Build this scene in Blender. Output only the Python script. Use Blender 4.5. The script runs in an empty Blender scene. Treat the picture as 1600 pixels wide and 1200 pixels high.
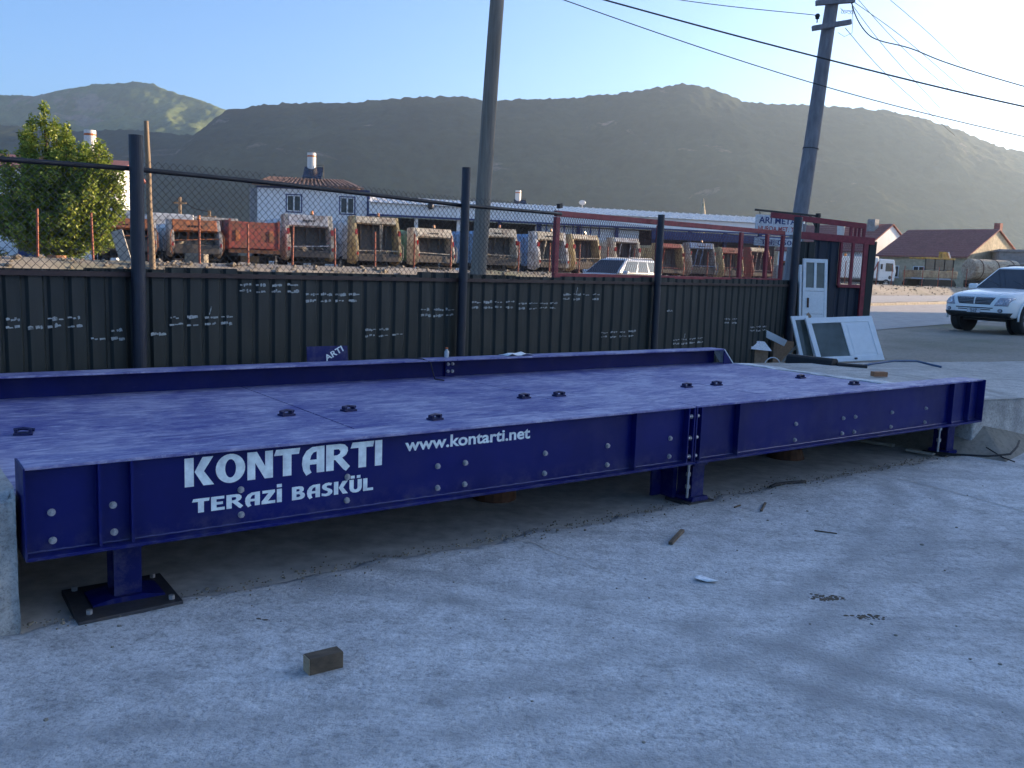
import bpy, bmesh, math, random
import numpy as np
from mathutils import Vector, Matrix
from mathutils.bvhtree import BVHTree

random.seed(7)
rad = math.radians
scene = bpy.context.scene
COL = scene.collection

# ------------------------------------------------------------------ camera
EYE = 1.664
PITCH, ROLL = rad(7.559), rad(2.07)
cp, sp, cr, sr = math.cos(PITCH), math.sin(PITCH), math.cos(ROLL), math.sin(ROLL)
fw = Vector((0, cp, -sp)); up0 = Vector((0, sp, cp)); rt0 = Vector((1, 0, 0))
rt = rt0 * cr + up0 * sr
up = up0 * cr - rt0 * sr
cam_data = bpy.data.cameras.new('camera')
cam_data.sensor_width = 36.0
cam_data.lens = 1397.06 / 1600 * 36
cam_data.clip_start = 0.05
cam_data.clip_end = 20000
cam = bpy.data.objects.new('camera', cam_data)
COL.objects.link(cam)
cam.matrix_world = Matrix(((rt.x, up.x, -fw.x, 0), (rt.y, up.y, -fw.y, 0), (rt.z, up.z, -fw.z, EYE), (0, 0, 0, 1)))
scene.camera = cam

# ------------------------------------------------------------------ sky, sun, exposure
SUN_AZ, SUN_EL = rad(64), rad(9.5)          # azimuth clockwise from +Y (view direction)
world = bpy.data.worlds.new('World')
scene.world = world
world.use_nodes = True
wn = world.node_tree
bg = wn.nodes['Background']
sky = wn.nodes.new('ShaderNodeTexSky')
sky.sky_type = 'NISHITA'
sky.sun_disc = False
sky.sun_elevation = SUN_EL
sky.sun_rotation = SUN_AZ
sky.altitude = 900
sky.air_density = 0.85
sky.dust_density = 4.2
sky.ozone_density = 3.9
wn.links.new(sky.outputs[0], bg.inputs['Color'])
bg.inputs['Strength'].default_value = 0.125

sun_data = bpy.data.lights.new('sun', 'SUN')
sun_data.energy = 5.0
sun_data.angle = rad(0.5)
sun_data.color = (1.0, 0.74, 0.48)
sun = bpy.data.objects.new('sun', sun_data)
COL.objects.link(sun)
SDIR = Vector((math.sin(SUN_AZ) * math.cos(SUN_EL), math.cos(SUN_AZ) * math.cos(SUN_EL), math.sin(SUN_EL)))
sun.rotation_euler = SDIR.to_track_quat('Z', 'Y').to_euler()
sun.location = (0, 0, 60)

vs = scene.view_settings
vs.view_transform = 'Standard'
vs.look = 'None'
vs.exposure = 1.75
vs.gamma = 1.0
vs.use_curve_mapping = False
cy = scene.cycles
cy.use_denoising = True
cy.use_adaptive_sampling = True
cy.adaptive_threshold = 0.02
cy.max_bounces = 4
cy.diffuse_bounces = 2
cy.glossy_bounces = 2
cy.transmission_bounces = 4
cy.transparent_max_bounces = 8
cy.volume_bounces = 0
cy.caustics_reflective = False
cy.caustics_refractive = False

# ------------------------------------------------------------------ helpers
def tag(o, label=None, cat=None, group=None, kind=None):
    if label: o['label'] = label
    if cat: o['category'] = cat
    if group: o['group'] = group
    if kind: o['kind'] = kind
    return o

def empty(name, loc=(0, 0, 0), rz=0.0, label=None, cat=None, group=None):
    o = bpy.data.objects.new(name, None)
    COL.objects.link(o)
    o.location = loc
    o.rotation_euler = (0, 0, rz)
    o.empty_display_size = 0.2
    return tag(o, label, cat, group)

def link_mesh(name, me, parent=None):
    o = bpy.data.objects.new(name, me)
    COL.objects.link(o)
    if parent is not None:
        o.parent = parent
    return o

class MB:
    """collects shapes into one mesh"""
    def __init__(s):
        s.v = []; s.f = []; s.mi = []; s.m = 0
    def add(s, verts, faces):
        b = len(s.v)
        s.v += [tuple(p) for p in verts]
        s.f += [tuple(i + b for i in f) for f in faces]
        s.mi += [s.m] * len(faces)
        return s
    def box(s, x0, x1, y0, y1, z0, z1):
        v = [(x0, y0, z0), (x1, y0, z0), (x1, y1, z0), (x0, y1, z0), (x0, y0, z1), (x1, y0, z1), (x1, y1, z1), (x0, y1, z1)]
        return s.add(v, [(0, 3, 2, 1), (4, 5, 6, 7), (0, 1, 5, 4), (1, 2, 6, 5), (2, 3, 7, 6), (3, 0, 4, 7)])
    def obox(s, c, ax, ay, az, hx, hy, hz):
        c = Vector(c); ax = Vector(ax).normalized() * hx; ay = Vector(ay).normalized() * hy; az = Vector(az).normalized() * hz
        v = [c + ax * i + ay * j + az * k for k in (-1, 1) for (i, j) in ((-1, -1), (1, -1), (1, 1), (-1, 1))]
        return s.add(v, [(0, 3, 2, 1), (4, 5, 6, 7), (0, 1, 5, 4), (1, 2, 6, 5), (2, 3, 7, 6), (3, 0, 4, 7)])
    def bar(s, a, b, w, h, upv=(0, 0, 1)):
        a = Vector(a); b = Vector(b); d = b - a
        ax = d.normalized(); u = Vector(upv)
        if abs(ax.dot(u)) > 0.99: u = Vector((1, 0, 0))
        ay = u.cross(ax).normalized(); az = ax.cross(ay)
        return s.obox((a + b) / 2, ax, ay, az, d.length / 2, w / 2, h / 2)
    def tube(s, pts, r, n=6, cap=True, r2=None):
        pts = [Vector(p) for p in pts]; L = len(pts)
        verts = []; prev = None
        for i, p in enumerate(pts):
            t = (pts[min(i + 1, L - 1)] - pts[max(i - 1, 0)])
            if t.length < 1e-9: t = Vector((0, 0, 1))
            t.normalize()
            if prev is None:
                u = Vector((0, 0, 1)) if abs(t.z) < 0.9 else Vector((1, 0, 0))
                a = t.cross(u).normalized()
            else:
                a = (prev - t * prev.dot(t)).normalized()
            prev = a
            b = t.cross(a)
            rr = r if r2 is None else r + (r2 - r) * i / max(1, L - 1)
            if isinstance(r, (list, tuple)): rr = r[i]
            for k in range(n):
                an = 2 * math.pi * k / n
                verts.append(p + (a * math.cos(an) + b * math.sin(an)) * rr)
        faces = []
        for i in range(L - 1):
            for k in range(n):
                k2 = (k + 1) % n
                faces.append((i * n + k, i * n + k2, (i + 1) * n + k2, (i + 1) * n + k))
        if cap:
            faces.append(tuple(range(n))[::-1]); faces.append(tuple((L - 1) * n + k for k in range(n)))
        return s.add(verts, faces)
    def cyl(s, a, b, r, n=12, r2=None):
        return s.tube([a, b], r, n, True, r2)
    def prism(s, poly, d):
        """poly: list of 3-D points, d: extrusion vector"""
        d = Vector(d); n = len(poly); P = [Vector(p) for p in poly]
        v = P + [p + d for p in P]
        f = [tuple(range(n))[::-1], tuple(range(n, 2 * n))]
        for i in range(n):
            j = (i + 1) % n
            f.append((i, j, n + j, n + i))
        return s.add(v, f)
    def quad(s, a, b, c, d):
        return s.add([a, b, c, d], [(0, 1, 2, 3)])
    def sphere(s, c, r, n=10, m=6, sc=(1, 1, 1)):
        c = Vector(c); v = []; f = []
        for i in range(m + 1):
            th = math.pi * i / m
            for k in range(n):
                ph = 2 * math.pi * k / n
                v.append((c.x + r * sc[0] * math.sin(th) * math.cos(ph), c.y + r * sc[1] * math.sin(th) * math.sin(ph), c.z + r * sc[2] * math.cos(th)))
        for i in range(m):
            for k in range(n):
                k2 = (k + 1) % n
                f.append((i * n + k, (i + 1) * n + k, (i + 1) * n + k2, i * n + k2))
        return s.add(v, f)
    def mesh(s, name, mats, smooth=False):
        me = bpy.data.meshes.new(name)
        me.from_pydata(s.v, [], s.f)
        if not isinstance(mats, (list, tuple)): mats = [mats]
        for m in mats: me.materials.append(m)
        me.polygons.foreach_set('material_index', s.mi)
        if smooth: me.polygons.foreach_set('use_smooth', [True] * len(s.f))
        bm = bmesh.new(); bm.from_mesh(me)
        bmesh.ops.recalc_face_normals(bm, faces=bm.faces)
        bm.to_mesh(me); bm.free()
        me.update()
        return me
    def build(s, name, mats, parent=None, smooth=False, bevel=0.0):
        o = link_mesh(name, s.mesh(name, mats, smooth), parent)
        if bevel:
            md = o.modifiers.new('bevel', 'BEVEL'); md.width = bevel; md.segments = 2; md.limit_method = 'ANGLE'; md.angle_limit = rad(40)
        return o

def smoothstep(a, b, x):
    t = np.clip((np.asarray(x, float) - a) / (b - a), 0, 1)
    return t * t * (3 - 2 * t)

_rng = np.random.RandomState(3)
_tab = _rng.rand(256, 256)
def vnoise(x, y):
    x = np.asarray(x, float); y = np.asarray(y, float)
    xi = np.floor(x).astype(int); yi = np.floor(y).astype(int)
    fx = x - xi; fy = y - yi
    fx = fx * fx * (3 - 2 * fx); fy = fy * fy * (3 - 2 * fy)
    a = _tab[xi % 256, yi % 256]; b = _tab[(xi + 1) % 256, yi % 256]; c = _tab[xi % 256, (yi + 1) % 256]; d = _tab[(xi + 1) % 256, (yi + 1) % 256]
    return (a * (1 - fx) + b * fx) * (1 - fy) + (c * (1 - fx) + d * fx) * fy - 0.5
def fbm(x, y, o=4, lac=2.1, g=0.5):
    s = 0; a = 1.0
    for i in range(o):
        s = s + a * vnoise(np.asarray(x) * lac ** i + 17.3 * i, np.asarray(y) * lac ** i + 5.7 * i); a *= g
    return s

# ------------------------------------------------------------------ materials
def new_mat(name):
    m = bpy.data.materials.new(name); m.use_nodes = True
    nt = m.node_tree
    return m, nt, nt.nodes['Principled BSDF']

def N(nt, typ, **kw):
    n = nt.nodes.new(typ)
    for k, v in kw.items(): setattr(n, k, v)
    return n

def tex_coord(nt, space='Object', scale=(1, 1, 1)):
    tc = N(nt, 'ShaderNodeTexCoord'); mp = N(nt, 'ShaderNodeMapping')
    mp.inputs['Scale'].default_value = scale
    nt.links.new(tc.outputs[space], mp.inputs['Vector'])
    return mp.outputs['Vector']

def noise(nt, vec, scale, detail=6, rough=0.55, dist=0.0):
    n = N(nt, 'ShaderNodeTexNoise')
    n.inputs['Scale'].default_value = scale; n.inputs['Detail'].default_value = detail
    n.inputs['Roughness'].default_value = rough; n.inputs['Distortion'].default_value = dist
    nt.links.new(vec, n.inputs['Vector'])
    return n.outputs['Fac']

def ramp(nt, fac, stops):
    r = N(nt, 'ShaderNodeValToRGB')
    e = r.color_ramp.elements
    while len(e) < len(stops): e.new(0.5)
    for i, (p, c) in enumerate(stops):
        e[i].position = p; e[i].color = (*c, 1) if len(c) == 3 else c
    nt.links.new(fac, r.inputs['Fac'])
    return r.outputs['Color']

def mixc(nt, fac, a, b, mode='MIX'):
    m = N(nt, 'ShaderNodeMix', data_type='RGBA', blend_type=mode)
    for sock, val in ((m.inputs[0], fac), (m.inputs[6], a), (m.inputs[7], b)):
        if hasattr(val, 'default_value') or hasattr(val, 'links'): nt.links.new(val, sock)
        elif isinstance(val, (int, float)): sock.default_value = val
        else: sock.default_value = (*val, 1)
    return m.outputs[2]

def bump(nt, bsdf, height, strength=0.3, dist=0.01):
    b = N(nt, 'ShaderNodeBump')
    b.inputs['Strength'].default_value = strength; b.inputs['Distance'].default_value = dist
    nt.links.new(height, b.inputs['Height'])
    nt.links.new(b.outputs['Normal'], bsdf.inputs['Normal'])

def g(v): return (v, v, v)

def worn(name, base, dirt=(0.12, 0.1, 0.08), amount=0.45, rough=0.55, scale=3.0, metal=0.0, bmp=0.15, streak=(1, 1, 1), var=0.25, space='Object', fine=40):
    """painted or raw surface with uneven tone, dirt patches and fine relief"""
    m, nt, b = new_mat(name)
    v = tex_coord(nt, space, streak)
    n1 = noise(nt, v, scale, 7, 0.6, 0.4); n2 = noise(nt, v, scale * 5.3, 5, 0.6)
    lo = tuple(c * (1 - var) for c in base); hi = tuple(min(1, c * (1 + var)) for c in base)
    c1 = ramp(nt, n2, [(0.3, lo), (0.7, hi)])
    f = ramp(nt, n1, [(0.62 - amount * 0.4, g(0)), (0.82 - amount * 0.25, g(1))])
    c2 = mixc(nt, f, c1, dirt)
    fa = N(nt, 'ShaderNodeMath', operation='MULTIPLY'); fa.inputs[1].default_value = min(1, amount + 0.15)
    nt.links.new(f, fa.inputs[0])
    c3 = mixc(nt, fa.outputs[0], c1, c2)
    nt.links.new(c3, b.inputs['Base Color'])
    rr = ramp(nt, n1, [(0.3, g(max(0.05, rough - 0.12))), (0.7, g(min(1, rough + 0.15)))])
    nt.links.new(rr, b.inputs['Roughness'])
    b.inputs['Metallic'].default_value = metal
    if bmp: bump(nt, b, noise(nt, v, fine, 4, 0.6), bmp, 0.004)
    return m

def glass_dark(name, col=(0.02, 0.025, 0.03), rough=0.08):
    m, nt, b = new_mat(name)
    v = tex_coord(nt)
    c = ramp(nt, noise(nt, v, 2.2, 4), [(0.35, col), (0.7, tuple(x * 2.2 for x in col))])
    nt.links.new(c, b.inputs['Base Color'])
    b.inputs['Roughness'].default_value = rough
    b.inputs['Specular IOR Level'].default_value = 0.6
    return m

M = {}
# --- weighbridge paint
def blue_paint(name, dust, deck=False):
    m, nt, b = new_mat(name)
    v = tex_coord(nt, 'Object')
    base = mixc(nt, ramp(nt, noise(nt, v, 1.7, 5), [(0.3, g(0)), (0.7, g(1))]), (0.0012, 0.0044, 0.076), (0.0025, 0.008, 0.125))
    if deck:
        vs_ = tex_coord(nt, 'Object', (0.55, 1.5, 1.0))
        a = noise(nt, vs_, 7.5, 7, 0.78, 0.7); c = noise(nt, v, 1.3, 5, 0.6, 0.4)
        add = N(nt, 'ShaderNodeMath', operation='MULTIPLY_ADD'); add.inputs[1].default_value = 0.55
        nt.links.new(c, add.inputs[0]); nt.links.new(a, add.inputs[2])
        f = ramp(nt, add.outputs[0], [(0.62, g(0.05)), (0.76, g(0.34)), (0.92, g(0.9))])
        col = mixc(nt, f, (0.036, 0.042, 0.235), (0.40, 0.39, 0.54))
        d = ramp(nt, noise(nt, tex_coord(nt, 'Object', (0.8, 3.2, 1)), 5.0, 6, 0.75), [(0.55, g(0)), (0.66, g(0.7))])
        col = mixc(nt, d, col, (0.040, 0.040, 0.17))
        s = ramp(nt, noise(nt, tex_coord(nt, 'Object', (2.0, 12, 1)), 3.0, 6, 0.75), [(0.56, g(0)), (0.66, g(0.75))])
        col = mixc(nt, s, col, (0.52, 0.52, 0.66))
        nt.links.new(col, b.inputs['Base Color'])
        b.inputs['Roughness'].default_value = 0.55
        bump(nt, b, noise(nt, vs_, 30, 4), 0.15, 0.003)
    else:
        f = ramp(nt, noise(nt, v, 2.6, 8, 0.65), [(0.5, g(0)), (0.85, g(dust))])
        col = mixc(nt, f, base, (0.045, 0.045, 0.11))
        sx = N(nt, 'ShaderNodeSeparateXYZ'); nt.links.new(v, sx.inputs[0])
        low = N(nt, 'ShaderNodeMapRange'); nt.links.new(sx.outputs[2], low.inputs[0]); low.inputs[1].default_value = 0.47; low.inputs[2].default_value = 0.36; low.inputs[3].default_value = 0; low.inputs[4].default_value = 1
        ml = N(nt, 'ShaderNodeMath', operation='MULTIPLY'); nt.links.new(low.outputs[0], ml.inputs[0]); nt.links.new(ramp(nt, noise(nt, v, 9, 7, 0.75), [(0.46, g(0)), (0.70, g(0.55))]), ml.inputs[1])
        col = mixc(nt, ml.outputs[0], col, (0.10, 0.10, 0.15))
        scr = ramp(nt, noise(nt, tex_coord(nt, 'Object', (6, 1, 60)), 1.2, 3, 0.5), [(0.70, g(0)), (0.76, g(0.35))])
        col = mixc(nt, scr, col, (0.06, 0.065, 0.17))
        nt.links.new(col, b.inputs['Base Color'])
        rr = ramp(nt, noise(nt, v, 6, 5), [(0.3, g(0.36)), (0.7, g(0.58))]); b.inputs['Specular IOR Level'].default_value = 0.22
        nt.links.new(rr, b.inputs['Roughness'])
        bump(nt, b, noise(nt, v, 90, 3), 0.05, 0.002)
    return m
M['blue'] = blue_paint('blue_paint', 0.4)
M['flange'] = blue_paint('dusty_blue_paint', 0, True)
M['deck'] = blue_paint('dusty_deck_paint', 0, True)
M['weld'] = worn('painted_weld', (0.05, 0.055, 0.17), (0.12, 0.12, 0.2), 0.4, 0.4, 20, bmp=0)
M['lug'] = worn('lug_paint', (0.012, 0.014, 0.07), (0.05, 0.05, 0.08), 0.3, 0.5)
M['vinyl_and_sheen'] = worn('white_vinyl_and_sheen', (0.72, 0.80, 0.84), (0.58, 0.64, 0.70), 0.15, 0.45, 3, bmp=0)  # white of the lettering, also the sky reflection painted on the guide end
M['zinc'] = worn('zinc_bolt', (0.42, 0.42, 0.44), (0.2, 0.18, 0.16), 0.3, 0.4, 30, metal=0.6)
M['steel_dark'] = worn('dark_steel', (0.035, 0.035, 0.04), (0.10, 0.07, 0.05), 0.4, 0.6, 6)
M['rust'] = worn('rust', (0.09, 0.04, 0.022), (0.05, 0.025, 0.015), 0.5, 0.85, 5)

def concrete(name, base=0.27, tint=(1, 1, 1.0), fresh=False, crack=True):
    m, nt, b = new_mat(name)
    v = tex_coord(nt, 'Object')
    big = noise(nt, v, 0.32, 6, 0.62, 0.6); mid = noise(nt, v, 3.7, 5, 0.65, 0.3); fin = noise(nt, v, 38, 4, 0.75); spk = noise(nt, v, 120, 2, 0.6)
    t = lambda k: tuple(base * k * x for x in tint)
    c = ramp(nt, big, [(0.32, t(0.66)), (0.48, t(0.96)), (0.68, t(1.12))])
    c = mixc(nt, 0.75, c, ramp(nt, mid, [(0.3, g(0.62)), (0.5, g(0.96)), (0.72, g(1.12))]), 'MULTIPLY')
    c = mixc(nt, 0.8, c, ramp(nt, fin, [(0.34, g(0.58)), (0.48, g(0.98)), (0.66, g(1.16))]), 'MULTIPLY')
    c = mixc(nt, 0.6, c, ramp(nt, spk, [(0.33, g(0.55)), (0.45, g(1.0)), (0.7, g(1.1))]), 'MULTIPLY')
    c = mixc(nt, ramp(nt, noise(nt, v, 0.75, 7, 0.72, 1.2), [(0.56, g(0)), (0.66, g(0.30))]), c, t(0.55))
    vm = noise(nt, v, 14, 5, 0.7, 0.5)
    c = mixc(nt, 0.7, c, ramp(nt, vm, [(0.34, g(0.66)), (0.5, g(1.0)), (0.68, g(1.12))]), 'MULTIPLY')
    # faint drag / tyre marks
    tr = noise(nt, tex_coord(nt, 'Object', (0.25, 2.6, 1)), 1.1, 6, 0.7, 0.8)
    c = mixc(nt, ramp(nt, tr, [(0.52, g(0)), (0.68, g(0.55))]), c, t(0.50))
    # curved tyre sweeps and old pour lines
    ge = N(nt, 'ShaderNodeNewGeometry')
    wob = noise(nt, v, 1.3, 4)
    for (cx_, cy_, bands) in ((-3.0, 9.0, (6.55, 6.85, 8.1, 8.35)), (9.5, -3.5, (9.0, 9.3, 10.9)), (-4.5, -6.0, (11.2, 11.5))):
        ds = N(nt, 'ShaderNodeVectorMath', operation='DISTANCE'); nt.links.new(ge.outputs['Position'], ds.inputs[0]); ds.inputs[1].default_value = (cx_, cy_, 0)
        ad = N(nt, 'ShaderNodeMath', operation='MULTIPLY_ADD'); ad.inputs[1].default_value = 0.35; nt.links.new(wob, ad.inputs[0]); nt.links.new(ds.outputs['Value'], ad.inputs[2])
        acc = None
        for bnd in bands:
            sb = N(nt, 'ShaderNodeMath', operation='SUBTRACT'); nt.links.new(ad.outputs[0], sb.inputs[0]); sb.inputs[1].default_value = bnd
            ab = N(nt, 'ShaderNodeMath', operation='ABSOLUTE'); nt.links.new(sb.outputs[0], ab.inputs[0])
            mr = N(nt, 'ShaderNodeMapRange'); nt.links.new(ab.outputs[0], mr.inputs[0]); mr.inputs[1].default_value = 0.01; mr.inputs[2].default_value = 0.14; mr.inputs[3].default_value = 1; mr.inputs[4].default_value = 0
            if acc is None: acc = mr.outputs[0]
            else:
                mx = N(nt, 'ShaderNodeMath', operation='MAXIMUM'); nt.links.new(acc, mx.inputs[0]); nt.links.new(mr.outputs[0], mx.inputs[1]); acc = mx.outputs[0]
        mm = N(nt, 'ShaderNodeMath', operation='MULTIPLY'); nt.links.new(acc, mm.inputs[0]); nt.links.new(ramp(nt, noise(nt, v, 0.9, 6, 0.7, 0.5), [(0.38, g(0.05)), (0.60, g(0.75))]), mm.inputs[1])
        c = mixc(nt, mm.outputs[0], c, t(0.52))
    # dark pits
    vo = N(nt, 'ShaderNodeTexVoronoi'); vo.inputs['Scale'].default_value = 26
    nt.links.new(v, vo.inputs['Vector'])
    pit = ramp(nt, vo.outputs['Distance'], [(0.05, g(0.7)), (0.13, g(0))])
    pm = N(nt, 'ShaderNodeMath', operation='MULTIPLY'); nt.links.new(pit, pm.inputs[0])
    nt.links.new(ramp(nt, noise(nt, v, 2.3, 4), [(0.58, g(0)), (0.72, g(1))]), pm.inputs[1])
    c = mixc(nt, pm.outputs[0], c, t(0.33))
    nt.links.new(c, b.inputs['Base Color'])
    b.inputs['Roughness'].default_value = 0.92
    b.inputs['Specular IOR Level'].default_value = 0.25
    add = N(nt, 'ShaderNodeMath', operation='ADD'); nt.links.new(fin, add.inputs[0]); nt.links.new(mid, add.inputs[1])
    bump(nt, b, fin, 0.9, 0.014)
    return m
M['concrete'] = concrete('yard_concrete', 0.60, (1.0, 1.0, 1.0))
M['concrete_block'] = concrete('ramp_concrete', 0.50, (1.04, 1.0, 0.94))
M['lip'] = concrete('fresh_mortar', 0.8, (1.0, 1.0, 1.0))

def ground_mat():
    m, nt, b = new_mat('dusty_ground')
    v = tex_coord(nt, 'Object')
    c = ramp(nt, noise(nt, v, 0.35, 8, 0.65, 0.4), [(0.3, (0.20, 0.175, 0.14)), (0.5, (0.27, 0.235, 0.19)), (0.7, (0.33, 0.29, 0.235))])
    c = mixc(nt, 0.8, c, ramp(nt, noise(nt, v, 16, 6, 0.7), [(0.3, g(0.55)), (0.5, g(1)), (0.75, g(1.2))]), 'MULTIPLY')
    gr = ramp(nt, noise(nt, v, 0.12, 5), [(0.54, g(0)), (0.68, g(0.7))])
    c = mixc(nt, gr, c, (0.10, 0.12, 0.045))
    nt.links.new(c, b.inputs['Base Color']); b.inputs['Roughness'].default_value = 0.95
    bump(nt, b, noise(nt, v, 22, 6, 0.7), 0.6, 0.02)
    return m
M['ground'] = ground_mat()
M['subfloor'] = worn('dirty_foundation', (0.47, 0.445, 0.41), (0.25, 0.225, 0.20), 0.5, 0.95, 1.6, bmp=0.5)
M['asphalt'] = worn('worn_asphalt', (0.35, 0.33, 0.315), (0.43, 0.39, 0.345), 0.5, 0.9, 0.5, bmp=0.4, streak=(1, 1, 1))
M['kerb'] = worn('kerb_stone', (0.30, 0.27, 0.23), (0.13, 0.13, 0.06), 0.5, 0.9, 1.2, bmp=0.4)
M['rubble'] = worn('rubble_stone', (0.24, 0.205, 0.155), (0.14, 0.115, 0.085), 0.5, 0.95, 1.5, bmp=0.5)

# --- fence
M['sheet'] = worn('dark_green_sheet', (0.0105, 0.0165, 0.0165), (0.018, 0.023, 0.024), 0.35, 0.62, 1.3, streak=(5, 5, 0.5), bmp=0.05)
M['sheet_navy'] = worn('navy_sheet', (0.012, 0.018, 0.035), (0.030, 0.033, 0.035), 0.35, 0.6, 1.3, streak=(5, 5, 0.5), bmp=0.05)
M['post_navy'] = worn('navy_post_paint', (0.014, 0.018, 0.032), (0.05, 0.045, 0.04), 0.4, 0.5, 4, streak=(1, 1, 0.4))
M['rail_black'] = worn('black_rail_paint', (0.012, 0.011, 0.014), (0.03, 0.02, 0.018), 0.3, 0.55, 4)
M['cap_brown'] = worn('brown_rail_paint', (0.032, 0.016, 0.016), (0.05, 0.03, 0.025), 0.3, 0.6, 4)
M['red_frame'] = worn('dark_red_paint', (0.22, 0.022, 0.034), (0.11, 0.02, 0.028), 0.35, 0.55, 3)
M['red_post'] = worn('faded_red_post', (0.32, 0.085, 0.045), (0.20, 0.10, 0.06), 0.4, 0.7, 4)
M['wire'] = worn('wire_dark', (0.03, 0.03, 0.032), (0.06, 0.04, 0.03), 0.3, 0.55, 20, metal=0.3, bmp=0)
M['wire_red'] = worn('mesh_red', (0.13, 0.05, 0.045), (0.07, 0.03, 0.03), 0.3, 0.6, 10, bmp=0)
M['mark'] = worn('scraped_paint', (0.36, 0.40, 0.41), (0.05, 0.06, 0.06), 0.66, 0.7, 26, bmp=0)

# --- wood, misc
def wood(name, a, b_, scale=(1, 1, 0.12)):
    m, nt, b = new_mat(name)
    v = tex_coord(nt, 'Object', scale)
    c = ramp(nt, noise(nt, v, 14, 8, 0.65, 1.2), [(0.3, a), (0.7, b_)])
    c = mixc(nt, 0.5, c, ramp(nt, noise(nt, v, 2.5, 4), [(0.3, g(0.6)), (0.7, g(1.1))]), 'MULTIPLY')
    nt.links.new(c, b.inputs['Base Color']); b.inputs['Roughness'].default_value = 0.85
    bump(nt, b, noise(nt, v, 30, 6), 0.4, 0.006)
    return m
M['pole_wood'] = wood('weathered_pole_wood', (0.17, 0.14, 0.11), (0.31, 0.26, 0.21), (1, 1, 0.05))
M['pole_wood2'] = wood('dry_pole_wood', (0.16, 0.11, 0.07), (0.30, 0.22, 0.14), (1, 1, 0.05))
M['block_wood'] = wood('dirty_timber', (0.05, 0.038, 0.028), (0.17, 0.125, 0.08), (0.3, 1, 1))
M['block_end'] = wood('timber_end_grain', (0.30, 0.21, 0.12), (0.5, 0.38, 0.24), (1, 1, 1))
M['stick'] = wood('stick_wood', (0.09, 0.06, 0.04), (0.2, 0.14, 0.09), (1, 1, 1))
M['plank'] = wood('pale_plank', (0.30, 0.27, 0.22), (0.5, 0.46, 0.4), (0.2, 1, 1))
M['pole_concrete'] = worn('pole_concrete', (0.22, 0.205, 0.21), (0.15, 0.138, 0.142), 0.4, 0.9, 2.2, streak=(1, 1, 0.25), bmp=0.4)
M['white_door'] = worn('chipped_white_paint', (0.74, 0.76, 0.77), (0.34, 0.30, 0.25), 0.18, 0.55, 5, bmp=0.05, var=0.08)
M['white_pvc'] = worn('white_joinery', (0.80, 0.81, 0.82), (0.70, 0.69, 0.66), 0.1, 0.45, 1.3, bmp=0.02, var=0.05)
M['pane'] = glass_dark('old_window_glass', (0.055, 0.065, 0.06), 0.12)
M['cardboard'] = worn('cardboard', (0.34, 0.23, 0.15), (0.22, 0.15, 0.10), 0.35, 0.9, 4)
M['paper'] = worn('white_paper', (0.82, 0.83, 0.85), (0.5, 0.5, 0.52), 0.2, 0.8, 8, bmp=0.05)
M['rubber'] = worn('black_rubber', (0.014, 0.014, 0.016), (0.06, 0.055, 0.05), 0.35, 0.75, 6)
M['hose'] = worn('blue_hose', (0.03, 0.08, 0.17), (0.05, 0.07, 0.1), 0.3, 0.5, 8)
M['brick'] = worn('orange_brick', (0.32, 0.15, 0.075), (0.22, 0.12, 0.075), 0.4, 0.9, 12, bmp=0.4)
M['bottle'] = glass_dark('clear_plastic', (0.30, 0.32, 0.33), 0.15)
M['orange'] = worn('orange_cap', (0.5, 0.12, 0.02), (0.3, 0.1, 0.03), 0.2, 0.5, 9)

# --- buildings
M['wall_white'] = worn('white_wall', (0.80, 0.81, 0.82), (0.66, 0.64, 0.61), 0.3, 0.9, 0.4, bmp=0.1, var=0.06, streak=(1, 1, 0.3))
M['wall_grey'] = worn('grey_wall', (0.30, 0.29, 0.28), (0.20, 0.19, 0.18), 0.4, 0.9, 0.5, bmp=0.1)
M['wall_cream'] = worn('cream_wall', (0.52, 0.43, 0.28), (0.38, 0.31, 0.22), 0.3, 0.9, 0.5, bmp=0.1)
M['roof_metal'] = worn('pale_roof_sheet', (0.76, 0.74, 0.70), (0.60, 0.56, 0.50), 0.3, 0.55, 0.6, bmp=0.05)
M['tile_brown'] = worn('brown_roof_tile', (0.24, 0.14, 0.10), (0.15, 0.095, 0.075), 0.4, 0.9, 2, bmp=0.3)
M['tile_red'] = worn('old_red_roof_tile', (0.30, 0.115, 0.095), (0.22, 0.10, 0.085), 0.45, 0.9, 0.8, bmp=0.3)
M['blue_trim'] = worn('blue_trim', (0.03, 0.05, 0.16), (0.03, 0.04, 0.08), 0.3, 0.5, 2)
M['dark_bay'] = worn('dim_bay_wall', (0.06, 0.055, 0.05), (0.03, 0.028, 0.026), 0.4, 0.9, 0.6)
M['win_glass'] = glass_dark('house_window_glass', (0.02, 0.023, 0.028))
M['tank_white'] = worn('white_tank', (0.7, 0.66, 0.6), (0.5, 0.3, 0.15), 0.2, 0.4, 4)
M['solar'] = glass_dark('solar_collector', (0.02, 0.02, 0.03), 0.15)
M['sign_white'] = worn('sign_white', (0.58, 0.58, 0.60), (0.42, 0.40, 0.38), 0.25, 0.6, 4, bmp=0)
M['sign_blue'] = worn('sign_blue', (0.02, 0.04, 0.15), (0.03, 0.05, 0.12), 0.2, 0.6, 9, bmp=0)
M['sign_red'] = worn('sign_red', (0.38, 0.05, 0.045), (0.3, 0.08, 0.06), 0.2, 0.6, 9, bmp=0)
M['black_paint'] = worn('black_paint', (0.012, 0.012, 0.013), (0.035, 0.03, 0.028), 0.3, 0.55, 5)
M['grey_block'] = worn('grey_plaster', (0.27, 0.26, 0.25), (0.2, 0.19, 0.18), 0.4, 0.9, 0.4)

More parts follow.
